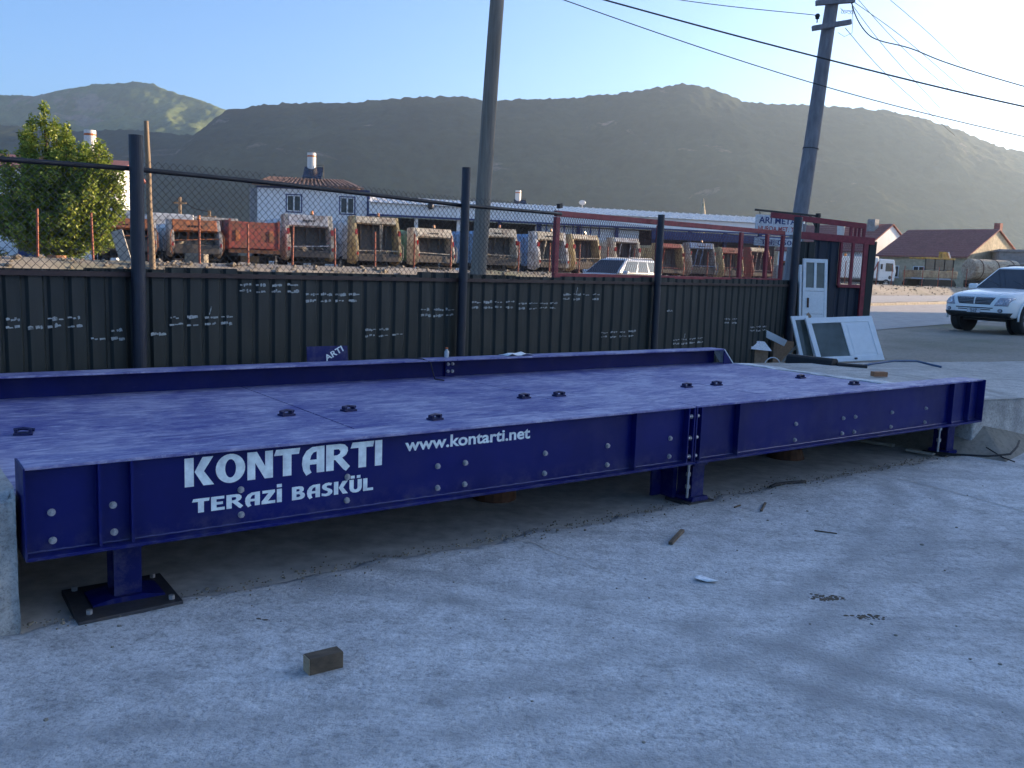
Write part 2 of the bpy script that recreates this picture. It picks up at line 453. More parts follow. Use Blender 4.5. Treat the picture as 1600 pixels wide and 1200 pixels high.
# --- vehicles
def truck_paint(name, col, rust=(0.16, 0.085, 0.045), amount=0.5):
    m, nt, b = new_mat(name)
    v = tex_coord(nt, 'Object')
    a = noise(nt, v, 1.6, 8, 0.7, 0.8); c = noise(nt, v, 6.5, 6, 0.7, 0.4)
    base = ramp(nt, c, [(0.3, tuple(x * 0.5 for x in col)), (0.65, tuple(min(1, x * 1.15) for x in col))])
    f = ramp(nt, a, [(0.62 - amount * 0.35, g(0)), (0.78 - amount * 0.25, g(0.9))])
    col2 = mixc(nt, f, base, rust)
    d = ramp(nt, noise(nt, v, 3.1, 8, 0.75), [(0.55, g(0)), (0.7, g(0.75))])
    col2 = mixc(nt, d, col2, (0.115, 0.098, 0.075))
    nt.links.new(col2, b.inputs['Base Color']); b.inputs['Roughness'].default_value = 0.7
    bump(nt, b, noise(nt, v, 20, 5), 0.3, 0.01)
    return m
M['hopper'] = worn('hopper_steel', (0.11, 0.095, 0.08), (0.20, 0.135, 0.085), 0.5, 0.8, 2.2, bmp=0.4)
M['chassis'] = worn('chassis_black', (0.02, 0.019, 0.018), (0.07, 0.055, 0.04), 0.45, 0.85, 3)
M['tyre'] = worn('tyre_rubber', (0.016, 0.016, 0.017), (0.05, 0.046, 0.042), 0.4, 0.85, 9, bmp=0.4)
M['rim'] = worn('alloy_rim', (0.42, 0.43, 0.45), (0.15, 0.14, 0.13), 0.25, 0.35, 7, metal=0.7)
def lamp(name, col, rough=0.2):
    m, nt, b = new_mat(name)
    v = tex_coord(nt)
    nt.links.new(ramp(nt, noise(nt, v, 25, 2), [(0.35, tuple(x * 0.6 for x in col)), (0.65, col)]), b.inputs['Base Color'])
    b.inputs['Roughness'].default_value = rough; b.inputs['Coat Weight'].default_value = 0.6
    return m
M['amber'] = lamp('amber_lens', (0.85, 0.30, 0.04))
M['redlens'] = lamp('red_lens', (0.5, 0.03, 0.025))
M['clearlens'] = lamp('clear_headlamp', (0.42, 0.42, 0.48), 0.1)
M['chrome'] = lamp('chrome', (0.6, 0.6, 0.63), 0.2); M['chrome'].node_tree.nodes['Principled BSDF'].inputs['Metallic'].default_value = 0.9
def car_paint(name, col, metal=0.0):
    m, nt, b = new_mat(name)
    v = tex_coord(nt)
    nt.links.new(ramp(nt, noise(nt, v, 1.8, 6), [(0.3, tuple(x * 0.93 for x in col)), (0.7, col)]), b.inputs['Base Color'])
    nt.links.new(ramp(nt, noise(nt, v, 5, 6), [(0.3, g(0.25)), (0.7, g(0.42))]), b.inputs['Roughness'])
    b.inputs['Metallic'].default_value = metal
    b.inputs['Coat Weight'].default_value = 0.5; b.inputs['Coat Roughness'].default_value = 0.1
    return m
M['car_white'] = car_paint('white_car_paint', (0.84, 0.84, 0.82))
M['car_silver'] = car_paint('silver_car_paint', (0.52, 0.54, 0.57), 0.3)
M['car_glass'] = glass_dark('car_glass', (0.012, 0.016, 0.022), 0.05)
M['car_black'] = worn('black_plastic', (0.016, 0.017, 0.019), (0.04, 0.038, 0.036), 0.3, 0.6, 8)

def leaf_mat(name, lo, hi):
    m, nt, b = new_mat(name)
    ge = N(nt, 'ShaderNodeNewGeometry')
    c = ramp(nt, ge.outputs['Random Per Island'], [(0.0, lo), (0.7, hi), (1.0, (hi[0] * 1.5, hi[1] * 1.25, hi[2] * 1.1))])
    nt.links.new(c, b.inputs['Base Color']); b.inputs['Roughness'].default_value = 0.55
    tr = N(nt, 'ShaderNodeBsdfTranslucent'); nt.links.new(c, tr.inputs['Color'])
    mx = N(nt, 'ShaderNodeMixShader'); mx.inputs[0].default_value = 0.38
    nt.links.new(b.outputs[0], mx.inputs[1]); nt.links.new(tr.outputs[0], mx.inputs[2])
    nt.links.new(mx.outputs[0], nt.nodes['Material Output'].inputs['Surface'])
    return m
M['leaf'] = leaf_mat('tree_leaf', (0.085, 0.14, 0.022), (0.26, 0.33, 0.055))
M['shrub'] = leaf_mat('shrub_leaf', (0.09, 0.11, 0.03), (0.20, 0.22, 0.06))
M['bark'] = wood('tree_bark', (0.06, 0.045, 0.03), (0.14, 0.10, 0.07), (1, 1, 0.3))

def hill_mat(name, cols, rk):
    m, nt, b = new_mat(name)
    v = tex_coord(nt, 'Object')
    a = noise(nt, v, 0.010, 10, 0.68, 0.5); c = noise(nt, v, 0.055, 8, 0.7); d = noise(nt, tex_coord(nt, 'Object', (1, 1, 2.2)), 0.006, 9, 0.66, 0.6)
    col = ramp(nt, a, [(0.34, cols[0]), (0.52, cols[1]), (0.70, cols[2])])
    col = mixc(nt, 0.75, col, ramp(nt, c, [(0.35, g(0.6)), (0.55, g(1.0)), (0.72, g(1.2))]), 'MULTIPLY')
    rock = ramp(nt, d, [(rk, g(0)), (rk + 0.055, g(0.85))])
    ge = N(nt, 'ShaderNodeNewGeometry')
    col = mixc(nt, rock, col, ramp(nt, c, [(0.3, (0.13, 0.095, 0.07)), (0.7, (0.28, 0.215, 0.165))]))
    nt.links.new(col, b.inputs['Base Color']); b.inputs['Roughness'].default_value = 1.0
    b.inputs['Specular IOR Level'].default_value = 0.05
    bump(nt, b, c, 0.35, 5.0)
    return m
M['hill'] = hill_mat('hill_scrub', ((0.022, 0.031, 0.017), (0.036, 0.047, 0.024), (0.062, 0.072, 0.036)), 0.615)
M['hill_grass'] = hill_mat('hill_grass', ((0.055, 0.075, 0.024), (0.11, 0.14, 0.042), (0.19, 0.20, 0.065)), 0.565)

# ------------------------------------------------------------------ ground and terrain
RD = Vector((0.669, 0.743, 0)).normalized()         # direction of road, fence and truck row
RN = Vector((-RD.y, RD.x, 0))                       # across the road, away from the viewer
RZ = math.atan2(RD.y, RD.x)
YAW = rad(36.346)
WD = Vector((math.cos(YAW), math.sin(YAW), 0)); WN = Vector((-math.sin(YAW), math.cos(YAW), 0)); WO = Vector((-2.005, 3.618, 0))

def yard_z(u):
    return 1.38 - 0.30 * smoothstep(25, 100, u)
def zg(x, y):
    x = np.asarray(x, float); y = np.asarray(y, float)
    u = x * RD.x + y * RD.y; q = x * RN.x + y * RN.y
    s = (x - WO.x) * WD.x + (y - WO.y) * WD.y; t = (x - WO.x) * WN.x + (y - WO.y) * WN.y
    road = 0.38 * smoothstep(13, 24, u)
    z = road
    fill = 0.50 * (1 - smoothstep(0.2, 3.8, t - 3.0)) * smoothstep(8.05, 8.3, s) * (1 - smoothstep(9, 17, s)) * smoothstep(0.0, 0.3, t - 0.1)
    z = np.maximum(z, fill)
    k = smoothstep(25.6, 27.6, q)
    z = z * (1 - k) + yard_z(u) * k
    z = z - 0.45 * smoothstep(29.0, 32.5, q) * smoothstep(-60, -5, -np.abs(q - 38))
    z = z + k * 0.10 * fbm(x * 0.35, y * 0.35, 3)
    return z
def zg1(x, y): return float(zg(x, y))
def P(u, q, dz=0.0):
    p = RD * u + RN * q
    return Vector((p.x, p.y, zg1(p.x, p.y) + dz))

def axis_pts(a0, a1, fine0, fine1, step, grow=1.25):
    pts = list(np.arange(fine0, fine1 + 1e-6, step))
    d = step; v = fine1
    while v < a1:
        d *= grow; v += d; pts.append(min(v, a1))
    d = step; v = fine0; left = []
    while v > a0:
        d *= grow; v -= d; left.append(max(v, a0))
    return np.array(left[::-1] + pts)
def grid_mesh(name, X, Y, Z, mat, smooth=True):
    ny, nx = X.shape
    v = np.stack([X, Y, Z], -1).reshape(-1, 3)
    i = np.arange(ny * nx).reshape(ny, nx)
    f = np.stack([i[:-1, :-1], i[:-1, 1:], i[1:, 1:], i[1:, :-1]], -1).reshape(-1, 4)
    me = bpy.data.meshes.new(name)
    me.vertices.add(len(v)); me.vertices.foreach_set('co', v.ravel())
    me.loops.add(f.size); me.loops.foreach_set('vertex_index', f.ravel())
    me.polygons.add(len(f)); me.polygons.foreach_set('loop_start', np.arange(0, f.size, 4)); me.polygons.foreach_set('loop_total', np.full(len(f), 4))
    me.polygons.foreach_set('use_smooth', np.full(len(f), smooth))
    me.materials.append(mat); me.update(calc_edges=True); me.validate()
    return link_mesh(name, me)

# base ground, laid out along the road direction
us = axis_pts(-3300, 3300, -14, 120, 0.7); qs = axis_pts(-1500, 3300, -16, 60, 0.6)
UU, QQ = np.meshgrid(us, qs)
GX = UU * RD.x + QQ * RN.x; GY = UU * RD.y + QQ * RN.y
keep = (np.abs(GX) < 3600) & (GY > -1600)
GZ = zg(GX, GY)
inpit = None
ground = grid_mesh('ground', GX, GY, GZ - 0.004, M['ground'])
tag(ground, 'dusty tan open ground of the yard and beyond', 'ground', kind='structure')

# foreground concrete slab: broken edge under the weighbridge
def slab():
    ss = np.concatenate([np.arange(-9, -0.5, 0.3), np.arange(-0.5, 9.5, 0.04), np.arange(9.5, 30, 0.4)])
    edge = 0.17 + 0.05 * fbm(ss * 0.9, ss * 0 + 2.2, 3) + 0.11 * fbm(ss * 4.5, ss * 0 + 7.1, 4)
    edge = np.where((ss > 2.45) & (ss < 2.75), edge - 0.03, edge)
    tt = np.concatenate([[0.0, 0.012, 0.05, 0.12], np.arange(0.25, 3, 0.22), np.arange(3, 9, 0.6), [10, 13, 18]])
    S, T = np.meshgrid(ss, tt)
    E = np.broadcast_to(edge, S.shape)
    TT = E - T
    X = WO.x + WD.x * S + WN.x * TT; Y = WO.y + WD.y * S + WN.y * TT
    lift = np.where(T < 0.001, 0.0, 0.022 * np.minimum(1, 0.6 + T * 6))
    Z = zg(X, Y) + lift + 0.010 * fbm(X * 0.8, Y * 0.8, 3) * np.minimum(1, T * 3)
    return grid_mesh('concrete_yard', X[::-1], Y[::-1], Z[::-1], M['concrete'])
def slab_z(x, y): return zg1(x, y) + 0.022 + 0.010 * float(fbm(x * 0.8, y * 0.8, 3))
slab_o = slab()
def joint_strip(a, b, w, wob):
    n = 40; L = []; Rr = []
    a = Vector((*a, 0)); b = Vector((*b, 0)); d = (b - a).normalized(); nr = Vector((-d.y, d.x, 0))
    for i in range(n + 1):
        p = a.lerp(b, i / n) + nr * wob * float(fbm(i * 0.23, a.x * 3, 4)); ww = w * (0.55 + 0.9 * abs(float(fbm(i * 0.7, 3.3 + a.x, 2))))
        for lst, sg_ in ((L, 1), (Rr, -1)):
            q_ = p + nr * ww * sg_; lst.append((q_.x, q_.y, slab_z(q_.x, q_.y) + 0.0022))
    m = MB(); m.add(L + Rr, [(i, i + 1, n + 2 + i, n + 1 + i) for i in range(n)])
    m.build('slab_joint', M['subfloor'], slab_o)
joint_strip((2.85, 8.0), (4.6, 4.8), 0.010, 0.05); joint_strip((0.02, 5.27), (0.60, 4.66), 0.006, 0.06); joint_strip((4.6, 4.8), (5.6, 2.0), 0.010, 0.05); joint_strip((-3.4, 2.9), (-0.8, 1.2), 0.004, 0.05)
tag(slab_o, 'rough grey concrete yard in front of the weighbridge', 'concrete yard', kind='structure')

def strip_q(name, u0, u1, q0, q1, lift, mat, du=1.2, dq=1.0):
    a, b = np.meshgrid(np.arange(u0, u1, du), np.linspace(q0, q1, max(2, int((q1 - q0) / dq) + 1)))
    X = a * RD.x + b * RN.x; Y = a * RD.y + b * RN.y
    return grid_mesh(name, X, Y, zg(X, Y) + lift, mat)
tag(strip_q('road', 16.5, 260, 8.3, 25.0, 0.010, M['asphalt']), 'worn asphalt road past the yard, sunlit beyond the shadow', 'road', kind='structure')

# foundation floor under the platform
mb = MB(); c = [(-0.2, 0.05), (9.0, 0.05), (9.0, 3.5), (-0.2, 3.5)]
pts = [WO + WD * a + WN * b for a, b in c]
mb.prism([(p.x, p.y, 0.006) for p in pts], (0, 0, -0.03))
tag(mb.build('foundation_floor', M['subfloor']), 'dirty foundation floor under the weighbridge', 'floor', kind='structure')

# kerb island between the carriageways: separate kerb stones near, all along the road
def kerb():
    root = empty('kerb', P(60, 16.0), RZ)
    tag(root, kind='structure')
    root['label'] = 'low kerb strip between the two lanes of the road'
    L = 1.6
    proto = None
    for i in range(70):
        u = 20 + i * L
        p = P(u + L / 2, 16.0)
        if proto is None:
            m = MB().box(-L / 2 + 0.01, L / 2 - 0.01, -0.3, 0.3, -0.2, 0.14)
            proto = m.mesh('kerb_stone', M['kerb'])
        o = link_mesh('kerb_stone', proto, root)
        o.matrix_parent_inverse = Matrix()
        loc = Vector((u + L / 2 - 60, 0, p.z - root.location.z + random.uniform(-0.01, 0.01)))
        o.location = loc
kerb()

# ------------------------------------------------------------------ hills
def hills(name, crest, yc, y0, depth_back, label, seed, rough, xs, mat):
    cx = np.array([c[0] for c in crest], float); cz = np.array([c[1] for c in crest], float)
    # sub-rows from the foot to behind the crest
    v = np.concatenate([np.linspace(0, 1, 90), 1 + np.linspace(0.02, 1, 24)])
    XX, VV = np.meshgrid(xs, v)
    zc = np.interp(XX, cx, cz)
    ker = zc
    yfoot = y0 + 90 * fbm(XX * 0.004 + seed, XX * 0 + 3, 3)
    ycr = yc + 60 * fbm(XX * 0.003 + seed, XX * 0 + 9, 2)
    YY = np.where(VV <= 1, yfoot + (ycr - yfoot) * VV, ycr + depth_back * (VV - 1))
    prof = np.where(VV <= 1, VV ** 0.95, 1 - 0.8 * smoothstep(0, 1, VV - 1))
    amp = np.where(VV <= 1, np.sin(np.pi * np.clip(VV, 0, 1)) ** 0.8, 0.0)
    # keep the seen skyline: correct the crest for its own depth
    zz = (zc - EYE) * (ycr / yc) + EYE
    Z = zz * prof
    XW = XX * (YY / yc) * 0.5 + XX * 0.5
    Z = Z + amp * rough * (fbm(XX * 0.006 + seed, YY * 0.004, 5) * 1.0)
    tree = (fbm(XX * 0.13 + seed, YY * 0.13, 3, 2.2, 0.65)) * 4.2
    Z = Z + tree * smoothstep(0.05, 0.3, VV)
    o = grid_mesh(name, XX, YY, Z, mat)
    return tag(o, label, 'hills', kind='structure')
main = [(-3300, 120), (-2200, 190), (-1500, 215), (-914, 207), (-851, 198), (-757, 192), (-642, 199), (-537, 193), (-506, 216), (-480, 235), (-433, 244), (-391, 249), (-266, 255), (-183, 266), (-100, 271), (-58, 267), (-17, 267), (35, 271), (87, 275), (139, 282), (190, 291), (252, 302), (283, 301), (325, 291), (357, 279), (399, 276), (503, 276), (565, 274), (607, 271), (660, 260), (714, 246), (767, 229), (800, 219), (821, 216), (900, 190), (1000, 150), (1150, 105), (1400, 70), (1800, 40), (3300, 20)]
left = [(-3300, 200), (-2400, 330), (-1700, 365), (-1399, 371), (-1303, 377), (-1207, 378), (-1142, 395), (-1062, 411), (-966, 420), (-918, 416), (-887, 404), (-839, 391), (-791, 377), (-743, 363), (-664, 335), (-567, 299), (-400, 220), (-200, 120), (200, 60), (3300, 30)]
xs_main = np.concatenate([np.arange(-3300, -1000, 40), np.arange(-1000, 1000, 4.0), np.arange(1000, 3301, 40)])
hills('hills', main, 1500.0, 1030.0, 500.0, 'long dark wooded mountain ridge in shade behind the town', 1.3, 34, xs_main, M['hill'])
xs_left = np.concatenate([np.arange(-3300, -1600, 40), np.arange(-1600, -300, 5.0), np.arange(-300, 3301, 60)])
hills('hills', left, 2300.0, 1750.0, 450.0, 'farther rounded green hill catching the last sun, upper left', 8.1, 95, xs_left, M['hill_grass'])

# ------------------------------------------------------------------ text and lettering
def curve_mesh(name, splines, mat, extrude=0.0008):
    cu = bpy.data.curves.new(name, 'CURVE'); cu.dimensions = '2D'; cu.fill_mode = 'BOTH'; cu.extrude = extrude
    for pts in splines:
        s = cu.splines.new('POLY'); s.points.add(len(pts) - 1)
        for i, p in enumerate(pts): s.points[i].co = (p[0], p[1], 0, 1)
        s.use_cyclic_u = True
    ob = bpy.data.objects.new(name, cu); COL.objects.link(ob)
    dg = bpy.context.evaluated_depsgraph_get()
    me = bpy.data.meshes.new_from_object(ob.evaluated_get(dg))
    bpy.data.objects.remove(ob); bpy.data.curves.remove(cu)
    me.materials.clear(); me.materials.append(mat)
    return me
def text_mesh(name, body, mat, width=None, height=None, bold=0.0, extrude=0.0008, shear=0.0):
    cu = bpy.data.curves.new(name, 'FONT'); cu.body = body; cu.extrude = extrude; cu.offset = bold; cu.shear = shear
    ob = bpy.data.objects.new(name, cu); COL.objects.link(ob)
    dg = bpy.context.evaluated_depsgraph_get()
    me = bpy.data.meshes.new_from_object(ob.evaluated_get(dg))
    bpy.data.objects.remove(ob); bpy.data.curves.remove(cu)
    n = len(me.vertices); co = np.empty(n * 3); me.vertices.foreach_get('co', co); co = co.reshape(-1, 3)
    lo = co.min(0); hi = co.max(0)
    co[:, :2] -= lo[:2]
    if width: co[:, 0] *= width / (hi[0] - lo[0])
    if height: co[:, 1] *= height / (hi[1] - lo[1])
    me.vertices.foreach_set('co', co.ravel()); me.update()
    me.materials.clear(); me.materials.append(mat)
    return me
def ell(cx, cy, rx, ry, n=28, a0=0, a1=360):
    return [(cx + rx * math.cos(rad(a0 + (a1 - a0) * i / n)), cy + ry * math.sin(rad(a0 + (a1 - a0) * i / n))) for i in range(n if a1 - a0 == 360 else n + 1)]
GLYPH = {
 'K': (0.98, [[(0, 0), (0, 1), (.30, 1), (.30, 0)], [(.33, .5), (.60, 1), (.96, 1), (.64, .5), (.98, 0), (.62, 0)]]),
 'O': (1.02, [ell(.5, .5, .51, .52), ell(.5, .5, .19, .33)[::-1]]),
 'N': (.92, [[(0, 0), (0, 1), (.34, 1), (.64, .45), (.64, 1), (.92, 1), (.92, 0), (.62, 0), (.28, .60), (.28, 0)]]),
 'T': (.92, [[(-.03, .78), (.05, 1), (.95, 1), (.90, .78), (.62, .78), (.62, 0), (.30, 0), (.30, .78)]]),
 'A': (.90, [[(.20, -.08), (.08, .12), (.03, .36), (.06, .62), (.20, .85), (.42, .98), (.90, 1.0), (.90, 0), (.60, 0), (.60, .32), (.33, .32), (.33, .16), (.40, .02)],
             [(.34, .50), (.38, .66), (.47, .77), (.60, .80), (.60, .50)]]),
 'R': (.94, [[(0, 0), (0, 1), (.56, 1), (.74, .96), (.86, .84), (.87, .70), (.80, .56), (.64, .46), (.96, .10), (.80, -.06), (.70, 0), (.36, .40), (.30, .40), (.30, 0)],
             [(.30, .57), (.44, .57), (.55, .63), (.57, .72), (.50, .80), (.30, .80)]]),
 'I': (.30, [[(0, 0), (0, 1), (.30, 1), (.30, 0)]]),
 'i': (.30, [[(0, 0), (0, 1), (.30, 1), (.30, 0)], [(0, 1.12), (0, 1.36), (.30, 1.36), (.30, 1.12)]]),
 'E': (.76, [[(0, 0), (0, 1), (.74, 1), (.74, .80), (.30, .80), (.30, .60), (.66, .60), (.66, .41), (.30, .41), (.30, .20), (.76, .20), (.76, 0)]]),
 'Z': (.82, [[(0, 0), (0, .20), (.42, .79), (.05, .79), (.05, 1), (.80, 1), (.80, .82), (.38, .21), (.82, .21), (.82, 0)]]),
 'B': (.86, [[(0, 0), (0, 1), (.52, 1), (.70, .95), (.78, .82), (.76, .64), (.64, .55), (.80, .46), (.86, .30), (.80, .12), (.64, .02), (.48, 0)],
             [(.29, .62), (.46, .62), (.52, .71), (.46, .80), (.29, .80)][::-1], [(.29, .20), (.48, .20), (.56, .30), (.48, .42), (.29, .42)][::-1]]),
 'S': (.76, [[(.02, .04), (.30, -.02), (.55, .02), (.72, .16), (.76, .32), (.70, .46), (.54, .56), (.40, .62), (.34, .70), (.38, .79), (.50, .81), (.66, .78), (.72, .96), (.50, 1.02), (.26, .98), (.08, .86), (.04, .70), (.10, .55), (.26, .45), (.40, .38), (.45, .30), (.42, .22), (.30, .18), (.12, .21), (.02, .24)]]),
 'U': (.88, [[(0, 1), (.30, 1), (.30, .36), (.34, .24), (.44, .20), (.54, .24), (.58, .36), (.58, 1), (.88, 1), (.88, .34), (.80, .12), (.64, 0), (.44, -.03), (.24, 0), (.08, .12), (0, .34)],
             [(.10, 1.10), (.10, 1.32), (.36, 1.32), (.36, 1.10)], [(.52, 1.10), (.52, 1.32), (.78, 1.32), (.78, 1.10)]]),
 'L': (.70, [[(0, 0), (0, 1), (.30, 1), (.30, .21), (.72, .21), (.72, 0)]]),
}
def glyph_text(name, body, mat, width, height, gap=0.07):
    x = 0; sp_ = []
    for ch in body:
        if ch == ' ': x += 0.5; continue
        w, polys = GLYPH[ch]
        for p in polys: sp_.append([(x + a, b) for a, b in p])
        x += w + gap
    x -= gap
    sp_ = [[(a / x * width, b * height) for a, b in p] for p in sp_]
    return curve_mesh(name, sp_, mat)

# ------------------------------------------------------------------ weighbridge
ZD, ZT, ZB = 0.575, 0.755, 0.352
LEN, JOINT, WID = 8.03, 4.085, 3.3
wbr = empty('weighbridge', WO, YAW, 'long low blue steel truck weighbridge platform with white lettering', 'weighbridge')

WEB = 0.07
def ws(s, z):
    k = (4.1 + WEB) / (4.1 + 0.11); return -0.53 + (s + 0.53) * k, 1.664 + (z - 1.664) * k
def bolt_mesh():
    m = MB(); n = 6
    m.cyl((0, 0, 0), (0, -0.003, 0), 0.0165, 14)
    m.cyl((0, -0.003, 0), (0, -0.014, 0), 0.0135, 6)
    m.cyl((0, -0.014, 0), (0, -0.020, 0), 0.007, 8)
    return m.mesh('bolt', M['zinc'])
BOLT = bolt_mesh()
def bolt(parent, s, t, z, flip=1):
    o = link_mesh('bolt', BOLT, parent); o.location = (s, t, z)
    o.rotation_euler = (0, random.uniform(0, 1), 0) if flip > 0 else (0, 0, math.pi)
    return o
def girder(s0, s1, t0, side):
    """I-girder from s0 to s1; t0 outer flange edge; side +1: outer face toward viewer"""
    m = MB()
    tw = t0 + side * WEB
    m.box(s0, s1, min(tw, tw + side * 0.012), max(tw, tw + side * 0.012), ZB + 0.016, ZT - 0.014)
    o = m.build('girder', M['blue'], wbr)
    a, b = sorted((t0, t0 + side * 0.24))
    a2, b2 = sorted((t0 + side * 0.025, t0 + side * 0.24))
    MB().box(s0, s1, a2, b2, ZT - 0.014, ZT).build('top_flange', M['flange'], o, bevel=0.002)
    MB().box(s0, s1, a, b, ZB, ZB + 0.016).build('bottom_flange', M['blue'], o, bevel=0.002)
    m = MB(); n_ = int((s1 - s0) / 0.03)
    m.tube([(s0 + (s1 - s0) * i / n_, tw - side * 0.003, ZB + 0.0185 + 0.0012 * ((i * 7) % 3)) for i in range(n_ + 1)], 0.0042, 5); m.build('weld_bead', M['weld'], o)
    return o
def stiff(parent, s, t0, side, w=0.045):
    a, b = sorted((t0 + side * (WEB - w), t0 + side * WEB - side * 0.0005))
    MB().box(s - 0.006, s + 0.006, a, b, ZB + 0.0165, ZT - 0.0145).build('stiffener', M['blue'], parent)
ga = girder(0.0, JOINT - 0.006, 0.0, 1); gb = girder(JOINT + 0.006, LEN, 0.0, 1)
for s in (0.29, 0.425, 3.53, 4.02): stiff(ga, s, 0, 1)
for s in (4.15, 4.55, 7.52, 7.82): stiff(gb, s, 0, 1)
for i, s in enumerate((0.11, 0.36, 0.945, 1.515, 2.07, 2.255, 2.84, 3.355, 3.93)):
    bolt(ga, ws(s, .528)[0], WEB - .0005, ws(s, .528)[1]); bolt(ga, ws(s, .402)[0] + random.uniform(-.004, .004), WEB - .0005, ws(s, .402)[1])
for s in (5.318, 5.941, 6.11, 6.655, 7.203):
    bolt(gb, ws(s, .522)[0], WEB - .0005, ws(s, .522)[1]); bolt(gb, ws(s, .396)[0], WEB - .0005, ws(s, .396)[1])
for gd, s in ((ga, -0.008), (gb, LEN + 0.0005)):
    MB().box(s, s + 0.0075, 0.002, 0.238, ZB + 0.001, ZT - 0.001).build('end_plate', M['blue'], gd)
# joint end plates with bolts
for gd, s, sg in ((ga, JOINT - 0.012, -1), (gb, JOINT + 0.012, 1)):
    MB().box(s - 0.006, s + 0.006, 0.024, WEB - .001, ZB + 0.0165, ZT - 0.0145).build('end_plate', M['blue'], gd)
for z in (0.68, 0.53, 0.40):
    m = MB(); m.cyl((JOINT - 0.05, 0.046, z), (JOINT + 0.05, 0.046, z), 0.012, 8)
    m.cyl((JOINT - 0.034, 0.046, z), (JOINT - 0.019, 0.046, z), 0.017, 6); m.cyl((JOINT + 0.019, 0.046, z), (JOINT + 0.034, 0.046, z), 0.017, 6)
    m.build('joint_bolt', M['zinc'], gb)
# far girders with bevelled guide end
gc = girder(0.0, JOINT - 0.006, WID, -1); gd_ = girder(JOINT + 0.006, LEN - 0.12, WID, -1)
MB().prism([(LEN - 0.118, WID - 0.24, ZT), (LEN - 0.118, WID - 0.03, ZT), (LEN + 0.06, WID - 0.03, ZD), (LEN + 0.06, WID - 0.24, ZD)], (0, 0, -0.014)).build('guide_end', M['vinyl_and_sheen'], gd_)  # white colour stands in for sky reflected off this sloping plate
MB().prism([(LEN - 0.119, WID - 0.235, ZD), (LEN - 0.119, WID - 0.235, ZT - 0.016), (LEN + 0.05, WID - 0.235, ZD - 0.005)], (0, 0.012, 0)).build('guide_plate', M['blue'], gd_)
# inner face of the far upstand carries the joint hardware
m = MB(); m.box(JOINT - 0.05, JOINT + 0.05, WID - WEB - 0.040, WID - WEB - 0.013, ZD, ZT - 0.02); m.build('splice_plate', M['blue'], gd_)
for dz in (0.05, 0.12):
    bolt(gd_, JOINT - 0.025, WID - WEB - 0.041, ZD + dz); bolt(gd_, JOINT + 0.025, WID - WEB - 0.041, ZD + dz)
# deck plates
for s0, s1 in ((0.0, 2.038), (2.050, JOINT - 0.005), (JOINT + 0.005, 6.118), (6.130, LEN + 0.03)):
    dp = MB().box(s0, s1, WEB + 0.014, WID - WEB - 0.014, ZD - 0.012, ZD - random.uniform(0, 0.002)).build('deck_plate', M['deck'], wbr)
# cross beams below the deck
for s in (0.36, 1.2, 2.04, 2.9, 3.7, 4.5, 5.3, 6.1, 6.95, 7.7):
    MB().box(s - 0.05, s + 0.05, WEB + 0.014, WID - WEB - 0.014, ZD - 0.17, ZD - 0.0125).build('cross_beam', M['blue'], wbr)
# lifting lugs on the deck
def lug():
    m = MB(); m.box(-0.05, 0.05, -0.035, 0.035, 0, 0.012); m.box(-0.045, -0.028, -0.022, 0.022, 0.012, 0.034); m.box(0.028, 0.045, -0.022, 0.022, 0.012, 0.034)
    m.tube([(-0.05, 0, 0.03), (0.0, 0.004, 0.036), (0.06, 0, 0.026)], 0.010, 6)
    return m.mesh('lifting_lug', M['lug'])
LUG = lug()
for s, t in ((0.225, 1.75), (1.844, 1.75), (2.315, 1.75), (2.70, 1.18), (3.905, 1.75), (4.263, 1.73), (5.812, 1.71), (6.221, 1.70), (7.62, 1.75), (7.70, 1.16), (0.5, 0.9)):
    if (s, t) == (0.5, 0.9): continue
    o = link_mesh('lifting_lug', LUG, wbr); o.location = (s, t, ZD); o.rotation_euler = (0, 0, random.uniform(-0.25, 0.25))
# legs
def leg(s, t, plate):
    m = MB(); fx = 0.16 if plate else 0.085
    m.box(s - 0.062, s + 0.062, t - 0.07, t - 0.058, 0.05, ZB - 0.012)
    m.box(s - 0.062, s + 0.062, t + 0.058, t + 0.07, 0.05, ZB - 0.012)
    m.box(s - 0.006, s + 0.006, t - 0.058, t + 0.058, 0.05, ZB - 0.012)
    o = m.build('leg', M['blue'], wbr)
    m = MB(); m.prism([(s - 0.10, t - 0.09, ZB - 0.001), (s + 0.10, t - 0.09, ZB - 0.001), (s + 0.10, t - 0.09, ZB - 0.02), (s + 0.062, t - 0.09, ZB - 0.065), (s - 0.062, t - 0.09, ZB - 0.065), (s - 0.10, t - 0.09, ZB - 0.02)], (0, 0.18, 0))
    m.build('leg_head', M['blue'], o)
    m = MB(); m.prism([(s - fx, t - 0.10, 0.030), (s + fx, t - 0.10, 0.030), (s + fx, t - 0.10, 0.044), (s + 0.07, t - 0.10, 0.062), (s - 0.07, t - 0.10, 0.062), (s - fx, t - 0.10, 0.044)], (0, 0.2, 0))
    m.build('foot', M['blue'], o)
    if plate:
        pl = MB().prism([(s - 0.25, t - 0.25, 0.0065), (s + 0.21, t - 0.22, 0.0065), (s + 0.22, t + 0.22, 0.0065), (s - 0.24, t + 0.21, 0.0065)], (0, 0, 0.030)).build('base_plate', M['steel_dark'], o, bevel=0.003)
        for a in (-0.19, 0.17):
            for b in (-0.17, 0.17):
                MB().cyl((s + a, t + b, 0.0365), (s + a, t + b, 0.056), 0.014, 6).build('anchor_bolt', M['zinc'], o)
    else:
        MB().box(s - 0.13, s + 0.13, t - 0.12, t + 0.12, 0.0065, 0.029).build('base_plate', M['steel_dark'], o)
